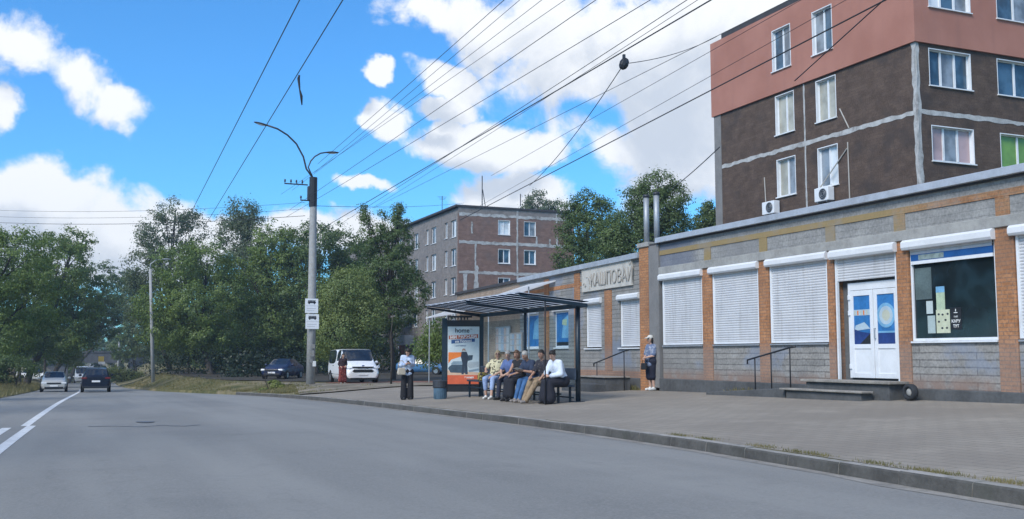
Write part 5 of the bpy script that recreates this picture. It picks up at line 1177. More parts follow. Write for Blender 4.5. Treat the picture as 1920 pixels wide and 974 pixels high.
def person(label, loc, rz, J, look, hair, wear, sk_m, bulk=1., group=None, glasses=False, cap=None):
    """J: joints. look: (pitch down, turn to own left). wear: list of (part name, material, kind, opts)"""
    th = thing('person', label, 'person', loc, rz, group)
    b = MB(); k = bulk
    hipL, hipR = J['hip'] + V(-.085, 0, 0) * k, J['hip'] + V(.085, 0, 0) * k
    up = (J['neck'] - J['hip']).normalized()
    fw = up.cross(V(1, 0, 0)); fw = V(0, 1, 0) if fw.length < .1 else -fw.normalized() if fw.y < 0 else fw.normalized()
    waist = J['hip'].lerp(J['neck'], .38); chest = J['hip'].lerp(J['neck'], .72)
    shL, shR = J['shL'], J['shR']
    def torso(mb, e, lo=True):
        if lo: mb.caps(hipL, .115 * k + e, hipR, .115 * k + e)
        mb.caps(J['hip'] + V(-.05, 0, .03), .115 * k + e, waist + V(-.035, 0, 0), .108 * k + e); mb.caps(J['hip'] + V(.05, 0, .03), .115 * k + e, waist + V(.035, 0, 0), .108 * k + e)
        mb.caps(waist + V(-.03, 0, 0), .108 * k + e, chest + V(-.06, 0, 0), .112 * k + e); mb.caps(waist + V(.03, 0, 0), .108 * k + e, chest + V(.06, 0, 0), .112 * k + e)
        mb.caps(chest + V(-.06, 0, 0), .11 * k + e, shL + (J['neck'] - shL) * .25 - up * .03, .062 + e); mb.caps(chest + V(.06, 0, 0), .11 * k + e, shR + (J['neck'] - shR) * .25 - up * .03, .062 + e)
        mb.caps(shL, .055 + e, J['neck'] - up * .035, .05 + e); mb.caps(shR, .055 + e, J['neck'] - up * .035, .05 + e)
    def arm(mb, s, e, f0=0., f1=2., ):
        sh_, el, wr = J['sh' + s], J['el' + s], J['wr' + s]
        if f1 > 1: mb.caps(sh_, .052 * (.9 + .1 * k) + e, el, .041 + e); mb.caps(el, .041 + e, el.lerp(wr, min(1, f1 - 1)), (.041 - .012 * min(1, f1 - 1)) + e)
        else: mb.caps(sh_, .052 * (.9 + .1 * k) + e, sh_.lerp(el, f1), .046 + e * 1.25)
    def leg(mb, s, e, f1=2., flare=0.):
        h = hipL if s == 'L' else hipR; kn, an = J['kn' + s], J['an' + s]
        mb.caps(h, .088 * k + e, kn, .058 * (.6 + .4 * k) + e + flare * .3)
        if f1 > 1: mb.caps(kn, .057 * (.6 + .4 * k) + e + flare * .3, kn.lerp(an, min(1, f1 - 1)), .037 + (.02 * (2 - f1)) + e + flare)
    torso(b, 0)
    for s in 'LR':
        arm(b, s, 0); leg(b, s, 0)
        an = J['an' + s]; tw = J.get('toe' + s, an + V(0, .15, -.045)); b.caps(an + V(0, -.02, -.03), .036, tw, .03)
        wr = J['wr' + s]; d = (wr - J['el' + s]).normalized(); b.caps(wr, .028, wr + d * .07, .032)
    nb = J['neck']; pitch, turn = look
    M = Matrix.Rotation(turn, 3, 'Z') @ Matrix.Rotation(-pitch, 3, 'X')
    lean = Matrix.Identity(3); hc = nb + up * .06 + M @ V(0, .035, .115)
    b.caps(nb - up * .05, .052, hc - M @ V(0, .01, .06), .047)
    b.ell(hc, (.073, .092, .11), M); b.caps(hc + M @ V(0, .03, -.06), .052, hc + M @ V(0, .052, -.085), .03)
    b.caps(hc + M @ V(0, .088, .01), .012, hc + M @ V(0, .105, -.022), .015)
    for s in (-1, 1): b.ell(hc + M @ V(s * .074, -.005, -.005), (.012, .022, .032), M)
    ex = []
    e1 = MB()
    for s in (-1, 1): e1.ell(hc + M @ V(s * .032, .083, .018), (.013, .008, .007), M, 8, 6); e1.obox(hc + M @ V(s * .032, .087, .040), (.034, .008, .007), M)
    e2 = MB(); e2.ell(hc + M @ V(0, .088, -.052), (.022, .008, .007), M, 8, 6)
    e0 = MB()
    for s in 'LR':
        wr = J['wr' + s]; d = (wr - J['el' + s]).normalized(); sd = d.cross(V(0, 0, 1)); sd = V(1, 0, 0) if sd.length < .1 else sd.normalized(); nn = sd.cross(d).normalized()
        if nn.z > 0: nn = -nn
        base = wr + d * .075
        for q, ln in ((-.027, .062), (-.009, .075), (.009, .07), (.027, .055)):
            p0 = base + sd * q; p1 = p0 + d * ln * .5 + nn * .008; p2 = p1 + (d * .6 + nn * .6).normalized() * ln * .5; e0.tube([p0 - d * .02, p0, p1, p2], [.009, .0095, .0088, .0065], 6)
        q = (1 if s == 'L' else -1); p0 = wr + d * .03 + sd * q * .028; p1 = p0 + (sd * q * .6 + d * .8).normalized() * .035 + nn * .006; p2 = p1 + (d + nn * .4).normalized() * .028; e0.tube([p0 - d * .01, p0, p1, p2], [.012, .0125, .0105, .008], 6)
    blob('body', b, sk_m, th, .0135, [(e0, 0), (e1, 1), (e2, 2)], [m_eye, m_lip])
    # hair
    if hair:
        hm, style = hair; h = MB(); h.ell(hc + M @ V(0, -.016, .022), (.083, .098, .108), M)
        if style == 'long':
            h.caps(hc + M @ V(-.05, -.04, 0), .055, hc + M @ V(-.055, -.045, -.19), .045); h.caps(hc + M @ V(.05, -.04, 0), .055, hc + M @ V(.055, -.045, -.19), .045); h.caps(hc + M @ V(0, -.06, 0), .06, hc + M @ V(0, -.085, -.22), .05)
        if style == 'bob':
            for s in (-1, 1): h.caps(hc + M @ V(s * .055, -.02, .02), .045, hc + M @ V(s * .068, -.01, -.07), .035)
            h.caps(hc + M @ V(0, -.05, 0), .06, hc + M @ V(0, -.06, -.08), .05)
        if style == 'bun': h.ell(hc + M @ V(0, -.11, .05), (.045, .045, .045))
        hb = h.mesh('t', hm); bm = bmesh.new(); bm.from_mesh(hb)
        Mi = M.inverted()
        for v in bm.verts:                                   # cut the hair back from the face
            p = Mi @ (v.co - hc)
            if p.y > .03 and p.z < .055 and abs(p.x) < .066: p.y = .03 - (p.y - .03) * .5; v.co = hc + M @ p
            else: v.co += (M @ p.normalized()) * .006 * noise.noise(v.co * 40)
        bm.to_mesh(hb); bm.free(); hb.name = 'hair'; hb.polygons.foreach_set('use_smooth', [True] * len(hb.polygons)); link(bpy.data.objects.new('hair', hb), th)
    if cap:
        c = MB(); c.ell(hc + M @ V(0, -.012, .05), (.088, .104, .085), M); c.obox(hc + M @ V(0, .12, .055), (.13, .10, .012), M @ Matrix.Rotation(-.25, 3, 'X')); c.build('cap', cap, th, True)
    if glasses:
        g = MB()
        for s in (-1, 1): g.tube([hc + M @ V(s * .033 + .024 * math.cos(q), .098, .016 + .019 * math.sin(q)) for q in [2*PI*i/10 for i in range(11)]], .004, 5); g.tube([hc + M @ V(s * .057, .096, .018), hc + M @ V(s * .078, 0, .015)], .003, 4)
        g.build('glasses', m_black, th)
    for nm, mm, kind, op in wear:
        c = MB(); e = op.get('e', .016)
        if kind == 'top':
            torso(c, e, op.get('lo', True))
            for s in 'LR':
                if op.get('sleeve', .6) > 0: arm(c, s, e * op.get('se', 1.), 0, op.get('sleeve', .6))
            if op.get('hem'):
                for q in (-.06, .06): c.caps(J['hip'] + V(q, 0, .02), .12 * k + e, J['hip'] + V(q, .0, -op['hem']), .125 * k + e)
        elif kind == 'legs':
            c.caps(hipL, .117 * k + e, hipR, .117 * k + e); c.caps(J['hip'] + V(-.04, 0, .03), .113 * k + e, J['hip'] + V(.04, 0, .05), .11 * k + e)
            for s in 'LR': leg(c, s, e, op.get('len', 2.), op.get('flare', 0.))
        elif kind == 'skirt':
            c.caps(hipL, .117 * k + e, hipR, .117 * k + e); c.caps(J['hip'] + V(-.04, 0, .03), .113 * k + e, J['hip'] + V(.04, 0, .05), .11 * k + e)
            l = op.get('len', 1.6)
            for s in 'LR': leg(c, s, e + .012, l, op.get('flare', .03))
            pk = (J['knL'] + J['knR']) / 2; pa_ = (J['knL'].lerp(J['anL'], max(0, l - 1)) + J['knR'].lerp(J['anR'], max(0, l - 1))) / 2
            c.caps(J['hip'], .10 * k + e, pk, .08 * k + e)
            if l > 1: c.caps(pk, .08 * k + e, pa_, .065 + e + op.get('flare', .03))
        blob(nm, c, mm, th, .016)
    for s in 'LR':
        an = J['an' + s]; tw = J.get('toe' + s, an + V(0, .15, -.045)); c = MB(); c.caps(an + V(0, -.035, -.035), .045, tw + V(0, .01, .0), .036); c.caps(an + V(0, -.03, -.03), .044, an + V(0, .02, -.01), .046)
        c2 = c.mesh('shoe', SHOE[0]); 
        for v in c2.vertices: v.co.z = max(v.co.z, .004 if J.get('flat', True) else v.co.z)
        c2.polygons.foreach_set('use_smooth', [True] * len(c2.polygons)); link(bpy.data.objects.new('shoe', c2), th)
    return th, hc
SHOE = [None]
s_white = mat('shoe_white', (.66, .66, .64), .6, .08, 8); s_black = mat('shoe_black', (.02, .02, .022), .5, .2, 8); s_tan = mat('shoe_grey', (.25, .22, .20), .7, .15, 8)
def stand(h=1.62, lean=0., elL=None, wrL=None, elR=None, wrR=None, spread=.10, shw=.165):
    s = h / 1.62
    J = dict(hip=V(0, 0, .86), neck=V(0, lean, 1.345), shL=V(-shw, lean * .9, 1.305), shR=V(shw, lean * .9, 1.305), knL=V(-spread, .015, .46), knR=V(spread, .02, .46), anL=V(-spread, -.02, .08), anR=V(spread, -.02, .08))
    J['elL'] = elL or V(-shw - .05, lean * .6 - .02, 1.03); J['elR'] = elR or V(shw + .05, lean * .6 - .02, 1.03); J['wrL'] = wrL or V(-shw - .05, .05, .80); J['wrR'] = wrR or V(shw + .05, .05, .80)
    return {k: v * s for k, v in J.items()}
def sit(seat=.47, lean=.10, elL=None, wrL=None, elR=None, wrR=None, knL=None, knR=None, anL=None, anR=None, shw=.17, tw=0.):
    z = seat + .10
    J = dict(hip=V(0, 0, z), neck=V(tw, lean, z + .50), shL=V(-shw + tw, lean * .92, z + .455), shR=V(shw + tw, lean * .92, z + .455))
    J['knL'] = knL or V(-.10, .40, seat + .06); J['knR'] = knR or V(.10, .41, seat + .06); J['anL'] = anL or V(-.10, .42, .08); J['anR'] = anR or V(.11, .44, .08)
    J['elL'] = elL or V(-shw - .05 + tw, lean + .10, z + .20); J['elR'] = elR or V(shw + .05 + tw, lean + .10, z + .20); J['wrL'] = wrL or V(-.10, lean + .30, z + .12); J['wrR'] = wrR or V(.10, lean + .30, z + .12)
    return J
def put(px, py, D): q = at(px, py, D); return q
# 1 the woman standing with her phone
SHOE[0] = s_black
q = at(763, 751, 31.6); gzp = G(q.x, q.y) + .008
az = math.atan2(q.x, q.y)                                   # turn people relative to the camera
J = stand(1.62, .03, elL=V(-.195, .02, 1.06), wrL=V(-.06, .19, 1.12), elR=V(.20, .0, 1.05), wrR=V(.05, .20, 1.10), spread=.105, shw=.15)
w1, hc = person('standing woman in pale blue shirt and wide black trousers looking down at her phone', (q.x, q.y, gzp), PI - az + .12, J, (.75, .05), (h_dark, 'long'), [
    ('trousers', cloth('black_trousers', (.018, .018, .022)), 'legs', dict(e=.022, flare=.05)), ('shirt', pattern('pale_blue_stripe', (.52, .60, .74), (.36, .46, .66), 7), 'top', dict(e=.016, sleeve=1.8, hem=.03))], sk_a, .92)
Mw1 = Matrix.Translation(w1.location) @ Matrix.Rotation(w1.rotation_euler.z, 4, 'Z')
ph = thing('mobile_phone', 'small dark mobile phone held by the standing woman in pale blue', 'phone', Mw1 @ V(0, .27, 1.135), w1.rotation_euler.z)
MB().obox((0, 0, 0), (.075, .012, .15), Matrix.Rotation(.6, 3, 'X')).build('case', m_black, ph, bevel=.006)
bg_ = thing('handbag', 'beige shoulder bag hanging from the arm of the standing woman', 'handbag', Mw1 @ V(.20, .19, .76), w1.rotation_euler.z + .2)
mb = MB(); mb.prism([(-.115, 0), (.115, 0), (.135, .06), (.105, .22), (-.105, .22), (-.135, .06)], 'y', -.05, .05); mb.build('bag', mat('bag_beige', (.50, .44, .35), .7, .12, 8), bg_, bevel=.025)
MB().tube([(-.11, 0, .22), (-.09, -.0, .36), (-.03, -.02, .44), (.03, -.02, .44), (.09, 0, .36), (.11, 0, .22)], .011, 6).build('strap', mat('strap_beige', (.42, .36, .28), .7, .1, 8), bg_, True)
# seated on the shelter bench: all face the road (-X), seat top at 0.515
def bench_seat(px, yaw_off, X=11.18):
    d = ray(px, 690); Y = X * d[1] / d[0]; return (X, Y, G(10.9, Y) + .006), PI / 2 + yaw_off, .515 - (G(10.9, Y) + .006)
GS = 'people waiting on the shelter bench'
SHOE[0] = s_white
L_, rz, st = bench_seat(929, .75)
p1, _ = person('seated woman in cream spotted blouse and pale blue cropped trousers, nearest the poster', L_, rz, sit(st, -.02, elR=V(.26, .10, st + .36), wrR=V(.14, .36, st + .30), wrL=V(-.05, .34, st + .14), anL=V(-.10, .50, .08), anR=V(.16, .30, .08), knR=V(.15, .40, st + .06), tw=-.07), (.12, .25), (h_blond, 'bob'), [
    ('trousers', cloth('pale_blue_capri', (.30, .40, .62)), 'legs', dict(e=.02, len=1.55)), ('blouse', pattern('cream_spots', (.62, .57, .38), (.03, .03, .03), 17, .55, .58), 'top', dict(e=.026, sleeve=.75))], sk_a, 1.15, GS, True)
SHOE[0] = s_black
L_, rz, st = bench_seat(961, .35, 11.25)
p2, _ = person('grey haired seated person in plain blue top, half hidden behind the bare armed woman', L_, rz, sit(st, .14, wrL=V(-.02, .40, st + .16), wrR=V(.05, .38, st + .22), knL=V(-.16, .40, st + .06), anL=V(-.18, .34, .08)), (.35, .5), (h_grey, 'short'), [('trousers', cloth('navy_trousers', (.025, .03, .055)), 'legs', {}), ('top', cloth('blue_top', (.10, .15, .32)), 'top', dict(sleeve=.7))], sk_a, 1.05, GS)
L_, rz, st = bench_seat(980, .30, 11.10)
p3, _ = person('bare armed seated woman in black sleeveless top and long black skirt', L_, rz, sit(st, .16, wrL=V(-.12, .45, .72), wrR=V(.06, .46, .74), anL=V(-.09, .50, .08), anR=V(.10, .52, .08), knL=V(-.10, .46, st + .05), knR=V(.10, .46, st + .05)), (.25, .35), (h_brown, 'bob'), [
    ('skirt', cloth('black_skirt', (.016, .017, .024)), 'skirt', dict(len=1.8, flare=.03)), ('sleeveless_top', cloth('black_vest', (.02, .02, .024)), 'top', dict(sleeve=0, e=.018))], sk_b, 1.05, GS)
SHOE[0] = s_tan
L_, rz, st = bench_seat(1002, .28, 11.12)
p4, hc4 = person('seated man in navy tee and blue jeans leaning forward over a paper', L_, rz, sit(st, .22, elL=V(-.24, .30, st + .30), elR=V(.24, .30, st + .30), wrL=V(-.10, .50, st + .34), wrR=V(.12, .50, st + .34), anL=V(-.12, .62, .08), anR=V(.12, .55, .08)), (.55, .1), (h_grey, 'short'), [
    ('jeans', pattern('jeans', (.045, .11, .24), (.07, .16, .33), 5, .4, .6), 'legs', dict(e=.018)), ('tee_shirt', cloth('navy_tee', (.03, .045, .085)), 'top', dict(sleeve=.7, e=.02))], sk_b, 1.15, GS)
Mp = Matrix.Translation(Vector(L_)) @ Matrix.Rotation(rz, 4, 'Z')
pp_ = thing('newspaper', 'folded white paper held by the seated man in blue jeans', 'newspaper', Mp @ V(0.01, .60, st + .37), rz)
mb = MB(); mb.quad((-.16, -.10, .0), (.0, -.10, -.03), (.0, .12, .03), (-.16, .12, .06)); mb.quad((0, -.10, -.03), (.16, -.10, .0), (.16, .12, .06), (0, .12, .03)); mb.build('pages', m_paper, pp_)
L_, rz, st = bench_seat(1024, .30, 11.15)
p5, _ = person('seated man in dark patterned shirt and light brown trousers, legs stretched forward', L_, rz, sit(st, .12, wrL=V(-.16, .36, st + .12), wrR=V(.12, .42, st + .2), knL=V(-.10, .44, st + .04), knR=V(.14, .42, st + .06), anL=V(-.10, .78, .08), anR=V(.20, .58, .08)), (.18, .2), (h_dark, 'short'), [
    ('trousers', pattern('tan_trousers', (.30, .22, .14), (.20, .15, .10), 9, .45, .6), 'legs', dict(e=.024, flare=.012)), ('shirt', pattern('dark_print', (.035, .035, .045), (.22, .20, .18), 16, .58, .62), 'top', dict(sleeve=.75, e=.022))], sk_b, 1.1, GS)
SHOE[0] = s_black
L_, rz, st = bench_seat(1052, .22, 11.12)
p6, _ = person('seated woman in white shirt and long black skirt, at the bench end by the post', L_, rz, sit(st, .20, elL=V(-.25, .20, st + .28), wrL=V(-.02, .42, st + .22), wrR=V(.08, .40, st + .26), knL=V(-.06, .44, st + .05)), (.5, .35), (h_dark, 'bun'), [
    ('long_skirt', cloth('black_long_skirt', (.018, .019, .028)), 'skirt', dict(len=1.85, flare=.07, e=.03)), ('shirt', cloth('white_shirt', (.66, .72, .80), .06), 'top', dict(sleeve=1.75, e=.028))], sk_a, 1.15, GS)
# bags
q = Matrix.Translation(p1.location) @ Matrix.Rotation(p1.rotation_euler.z, 4, 'Z') @ V(.30, .22, .50)
b2 = thing('shopping_bag', 'yellowish patterned bag on the bench between the spotted blouse and black skirt', 'bag', (q.x, q.y, .517), .4)
MB().prism([(-.15, 0), (.15, 0), (.17, .14), (.10, .25), (-.10, .25), (-.17, .14)], 'y', -.08, .08).build('bag', pattern('ochre_print', (.32, .26, .08), (.03, .03, .03), 14, .5, .56), b2, bevel=.03)
MB().tube([(-.08, 0, .23), (-.05, 0, .36), (.05, 0, .36), (.08, 0, .23)], .01, 6).build('handles', m_black, b2, True)
# woman by the wall
SHOE[0] = s_white
q = at(1222, 727, 30.6); gzp = G(q.x, q.y) + .008
J = stand(1.63, .0, elL=V(-.21, .06, 1.03), wrL=V(-.10, .24, .98), elR=V(.21, .06, 1.03), wrR=V(.0, .26, .96), spread=.09)
w2, _ = person('woman in blue patterned top, navy knee skirt and white cap standing by the pier', (q.x, q.y, gzp), PI / 2 + .05, J, (.05, .1), (h_dark, 'bob'), [
    ('skirt', cloth('navy_skirt', (.014, .016, .032)), 'skirt', dict(len=1.12, flare=.02, e=.03)), ('top', pattern('blue_print_top', (.13, .17, .27), (.30, .33, .40), 13, .5, .58), 'top', dict(sleeve=.8, e=.026, hem=.06))], sk_a, 1.12, None, False, mat('cap_white', (.62, .60, .55), .8, .08, 6))
Mq = Matrix.Translation(w2.location) @ Matrix.Rotation(w2.rotation_euler.z, 4, 'Z')
b3 = thing('handbag', 'small black handbag held in front by the woman with the cap', 'handbag', Mq @ V(-.02, .28, .62), w2.rotation_euler.z)
MB().prism([(-.13, 0), (.13, 0), (.11, .2), (-.11, .2)], 'y', -.04, .04).build('bag', s_black, b3, bevel=.02); MB().tube([(-.09, 0, .19), (-.05, 0, .32), (.05, 0, .32), (.09, 0, .19)], .009, 6).build('strap', s_black, b3, True)
# woman in red by the van
SHOE[0] = s_tan
q = at(642, 722, 55.6); gzp = gz(q.x, q.y) + .07
w3, _ = person('woman in long red dress and dark jacket standing at the van corner', (q.x, q.y, gzp), PI - .25 + .3, stand(1.64, .02, wrL=V(-.12, .14, .95), wrR=V(.14, .12, .92)), (.2, .1), (h_dark, 'long'), [
    ('dress', pattern('red_dress', (.17, .035, .03), (.08, .02, .02), 9, .5, .6, (.35, .12, .10)), 'skirt', dict(len=1.7, flare=.06, e=.03)), ('dress_top', cloth('red_top', (.26, .07, .06)), 'top', dict(sleeve=0, e=.012)), ('jacket', cloth('dark_jacket', (.035, .02, .025)), 'top', dict(sleeve=1.7, e=.018, lo=False))], sk_a)
# ------------------------------------------------------------------ trees: tapered trunks, limbs, crowns of thousands of small leaves in uneven clumps
def leaves(seed, lobes, n, size, m, clump=.55, gap=.12, name='crown', parent=None, droop=0.):
    """lobes: (x, y, z, rx, ry, rz) in the tree's own axes"""
    rg = np.random.default_rng(seed)
    L = np.array(lobes, float); vol = (L[:, 3] * L[:, 4] * L[:, 5]) ** (2 / 3); pr = vol / vol.sum()
    # each lobe is a set of twig clusters, the leaves sit round the clusters
    nc = max(30, int(n / 55)); k = rg.choice(len(L), nc, p=pr)
    d = rg.normal(size=(nc, 3)); d /= np.linalg.norm(d, axis=1)[:, None]
    r = .55 + .45 * rg.random(nc) ** .6; r[rg.random(nc) < .12] *= 1.16
    c = L[k, :3] + d * L[k, 3:] * r[:, None]
    csz = clump * (.55 + .9 * rg.random(nc))
    own = rg.choice(nc, n, p=csz ** 2 / (csz ** 2).sum())
    p = c[own] + rg.normal(size=(n, 3)) * (csz[own] * .42)[:, None] * np.array([1, 1, .7])
    p[:, 2] -= droop * rg.random(n) * csz[own]
    out = (p - L[k[own], :3]) / L[k[own], 3:]; out /= np.linalg.norm(out, axis=1)[:, None] + 1e-9
    oc = p - c[own]; oc /= np.linalg.norm(oc, axis=1)[:, None] + 1e-9
    nn = out * .8 + oc * .7 + rg.normal(size=(n, 3)) * .55 + np.array([0, 0, .25]); nn /= np.linalg.norm(nn, axis=1)[:, None] + 1e-9
    u = rg.normal(size=(n, 3)); u[:, 2] -= droop * 2; a = np.cross(nn, np.cross(u, nn)); a /= np.linalg.norm(a, axis=1)[:, None] + 1e-9; b = np.cross(nn, a)
    s = size * (.6 + .8 * rg.random(n))
    A = a * s[:, None] * .5; B = b * s[:, None] * .29
    nv = np.cross(a, b) * s[:, None] * .06
    v = np.empty((n, 4, 3)); v[:, 0] = p - A; v[:, 1] = p + B - A * .1 + nv; v[:, 2] = p + A; v[:, 3] = p - B - A * .1 + nv
    me = bpy.data.meshes.new(name); me.vertices.add(4 * n); me.vertices.foreach_set('co', v.reshape(-1)); me.loops.add(4 * n); me.loops.foreach_set('vertex_index', np.arange(4 * n, dtype=np.int32))
    me.polygons.add(n); me.polygons.foreach_set('loop_start', np.arange(0, 4 * n, 4, dtype=np.int32)); me.polygons.foreach_set('loop_total', np.full(n, 4, dtype=np.int32)); me.update(calc_edges=True)
    me.materials.append(m); return link(bpy.data.objects.new(name, me), parent)
TN = [100]
def tree(name, label, x, y, lobes, n, size, m, r0=.2, base=None, clump=.6, bark=None, lean=(0, 0), group=None, rel=True, droop=0., cat='tree', stems=1):
    TN[0] += 1; sd = TN[0]; rr = random.Random(sd)
    z = gz(x, y) if base is None else base
    t = thing(name, label, cat, (x, y, z), 0, group)
    lo = [(a - x, b - y, c - z, d, e, f) for a, b, c, d, e, f in lobes]
    mb = MB(); top = max(lo, key=lambda q: q[2]); tp = Vector(top[:3])
    zs = min(q[2] - q[5] * .5 for q in lo); zs = max(zs, .8)
    cx = sum(q[0] for q in lo) / len(lo); cy = sum(q[1] for q in lo) / len(lo)
    for sidx in range(stems):
        ox, oy = (0, 0) if stems == 1 else (rr.uniform(-.5, .5), rr.uniform(-.5, .5))
        fork = Vector((cx * .6 + ox * 2, cy * .6 + oy * 2, zs + .3))
        mb.tube([(ox, oy, -.4), (ox, oy, .05), (ox + fork.x * .3, oy + fork.y * .3, zs * .5), fork, fork.lerp(tp, .5), tp], [r0 * 1.5, r0 * 1.15, r0 * .9, r0 * .75, r0 * .42, r0 * .1], 9)
        for q in lo:
            c = Vector(q[:3]); s0 = fork.lerp(tp, rr.uniform(.0, .4)); e = c + Vector((0, 0, q[5] * .3))
            mid = s0.lerp(e, .5) + Vector((rr.uniform(-.3, .3), rr.uniform(-.3, .3), .3)); mb.tube([s0, mid, e], [r0 * .42, r0 * .26, r0 * .08], 6)
            for _ in range(3):
                e2 = c + Vector((rr.uniform(-1, 1) * q[3], rr.uniform(-1, 1) * q[4], rr.uniform(-.5, 1) * q[5])) * .85; mb.tube([mid, mid.lerp(e2, .5) + Vector((0, 0, .15)), e2], [r0 * .2, r0 * .12, r0 * .04], 5)
    mb.build('trunk', bark or m_bark, t, True)
    leaves(sd, lo, n, size, m, clump, parent=t, droop=droop)
    return t
def lobe(px, py, D, rpx, rpy, depth=None):
    """an ellipsoid of foliage surveyed through the camera: centre and half sizes in the picture at distance D"""
    c = at(px, py, D); rx = rpx * D / F; rz2 = rpy * D / F; return (c.x, c.y, c.z, rx, depth or rx, rz2)
def T(name, label, tx, ty, D, lbs, n, size, m, **k):
    q = at(tx, ty, D); return tree(name, label, q.x, q.y, [lobe(a, b, D + dz, c, d) for a, b, c, d, dz in lbs], n, size, m, **k)
GL, GR = 'trees along the left side of the road', 'trees right of the road'
# left side
T('broad_tree', 'big leafy tree at the left picture edge, overhanging the verge', -25, 720, 70, [(20, 500, 75, 75, 0), (-60, 520, 80, 90, 0), (60, 570, 60, 60, 2), (0, 620, 70, 55, 1), (-30, 455, 50, 38, 1)], 30000, .17, lf_mid, r0=.28, group=GL)
T('broad_tree', 'rounded dark tree second from the left edge, over the parked white car', 50, 716, 98, [(110, 495, 62, 62, 0), (70, 560, 60, 60, 0), (150, 560, 50, 60, 3), (120, 625, 60, 50, 2), (40, 630, 50, 55, 0), (140, 455, 32, 26, 1)], 30000, .22, lf_mid, r0=.3, group=GL)
T('broad_tree', 'dark left tree reaching over the road above the bridge', 96, 714, 140, [(180, 540, 50, 55, 0), (140, 590, 55, 60, 0), (190, 600, 40, 40, 3), (160, 612, 36, 34, 1), (90, 640, 42, 50, 4)], 26000, .26, lf_dark, r0=.34, group=GL)
T('bright_bush', 'bright yellowish green bush beside the left end of the bridge', 118, 712, 135, [(126, 655, 26, 32, 0), (138, 672, 16, 18, 0)], 7000, .18, lf_yel, r0=.1, cat='bush')
T('broad_tree', 'far pale topped tree closing the gap over the bridge', 128, 700, 230, [(215, 550, 36, 48, 0), (190, 590, 40, 50, 10), (235, 600, 34, 50, 6), (205, 640, 30, 22, 0)], 18000, .38, lf_dark, r0=.4, group=GL)
T('broad_tree', 'tree rising behind the two left trees, only its top showing', 30, 700, 125, [(60, 480, 50, 40, 0), (30, 520, 60, 50, 0), (80, 540, 50, 50, 0)], 14000, .24, lf_dark, r0=.3, group=GL)
T('dense_shrub', 'low dark shrub under the left trees behind the grass verge', 20, 724, 82, [(20, 695, 45, 26, 0), (-30, 690, 40, 30, 0)], 8000, .16, lf_dark, r0=.06, cat='shrub', stems=3)
for i, (px, py, D) in enumerate(((36, 716, 95), (84, 714, 118), (64, 714, 130))):
    T('slender_tree', ('slim trunk tree left of the parked white car', 'slim dark trunk tree at the bonnet of the white car', 'slim trunk tree crossing the middle of the white car')[i], px, py, D, [(px - 10, 610, 38, 42, 0), (px + 10, 640, 34, 34, 0)], 7000, .2, lf_dark, r0=.17, group=GL)
# right side, from the road to the shelter
T('tall_tree', 'tall loose topped tree, highest of the right trees beside the road', 318, 712, 112, [(330, 402, 42, 30, 0), (290, 440, 36, 34, 0), (352, 440, 36, 34, 2), (275, 500, 42, 45, 0), (330, 510, 60, 55, 0), (285, 570, 48, 60, 2), (255, 560, 26, 50, 0), (300, 640, 60, 50, 0)], 30000, .21, lf_grey, r0=.3, group=GR, clump=.75)
T('lime_tree', 'bushy light green tree in front, left part of the right trees', 395, 716, 88, [(330, 500, 46, 46, 0), (390, 500, 48, 50, 2), (300, 570, 48, 46, 0), (370, 580, 62, 50, -1), (425, 560, 42, 55, 2), (320, 625, 52, 32, 0), (400, 630, 58, 32, 0)], 42000, .17, lf_mid, r0=.26, group=GR)
T('birch', 'tall feathery birch with hanging twigs against the white cloud', 458, 712, 105, [(455, 395, 26, 30, 0), (440, 430, 34, 36, 0), (478, 440, 32, 44, 0), (455, 500, 48, 50, 0), (455, 580, 50, 60, 0)], 26000, .19, lf_grey, r0=.2, group=GR, bark=m_barkw, droop=.5, clump=.8)
T('dark_tree', 'dense dark tree left of the lamp post, behind the deep shade', 500, 712, 94, [(510, 462, 46, 46, 0), (475, 540, 52, 60, 0), (535, 530, 48, 60, 0), (500, 610, 70, 55, 0), (545, 465, 36, 36, 2)], 32000, .19, lf_mid, r0=.28, group=GR)
T('dark_tree', 'broad dark tree directly behind the lamp post', 590, 708, 92, [(600, 460, 45, 46, 0), (560, 480, 40, 50, 2), (640, 470, 42, 46, 2), (580, 560, 60, 60, 0), (650, 545, 55, 60, 3), (600, 630, 66, 45, 2)], 34000, .19, lf_dark, r0=.28, group=GR)
T('round_tree', 'low pale green round tree right of the lamp post, above the van', 640, 712, 64, [(650, 555, 50, 52, 0), (612, 580, 36, 46, 1), (690, 590, 30, 44, 0), (640, 625, 52, 40, 0), (608, 640, 30, 36, 1)], 30000, .12, lf_light, r0=.16, group=GR, clump=.5)
T('spiky_tree', 'dark tree with upright spiky branches beside the far apartment block', 738, 706, 69, [(747, 398, 9, 26, 0), (747, 398, 8, 22, 0), (745, 425, 14, 22, 0), (716, 416, 10, 26, 0), (712, 440, 15, 24, 0), (684, 402, 8, 22, 0), (684, 402, 7, 20, 0), (690, 432, 13, 22, 0), (764, 428, 9, 20, 0), (692, 460, 24, 24, 0), (728, 450, 16, 22, 0), (745, 462, 34, 34, 0), (730, 520, 56, 48, 0), (690, 520, 36, 44, 1), (775, 545, 36, 40, 0), (735, 585, 52, 34, 0)], 36000, .12, lf_dark, r0=.17, group=GR, clump=.36)
T('sapling', 'thin young tree with fresh leaves between the shelter and spiky tree', 833, 690, 52, [(820, 630, 26, 30, 0), (838, 655, 22, 26, 0), (800, 660, 20, 26, 1)], 7000, .12, lf_mid, r0=.05, group=GR)
st = at(733, 722, 47); bst = thing('bare_stem', 'thin bare sapling stem left of the standing woman', 'sapling', (st.x, st.y, gz(st.x, st.y)))
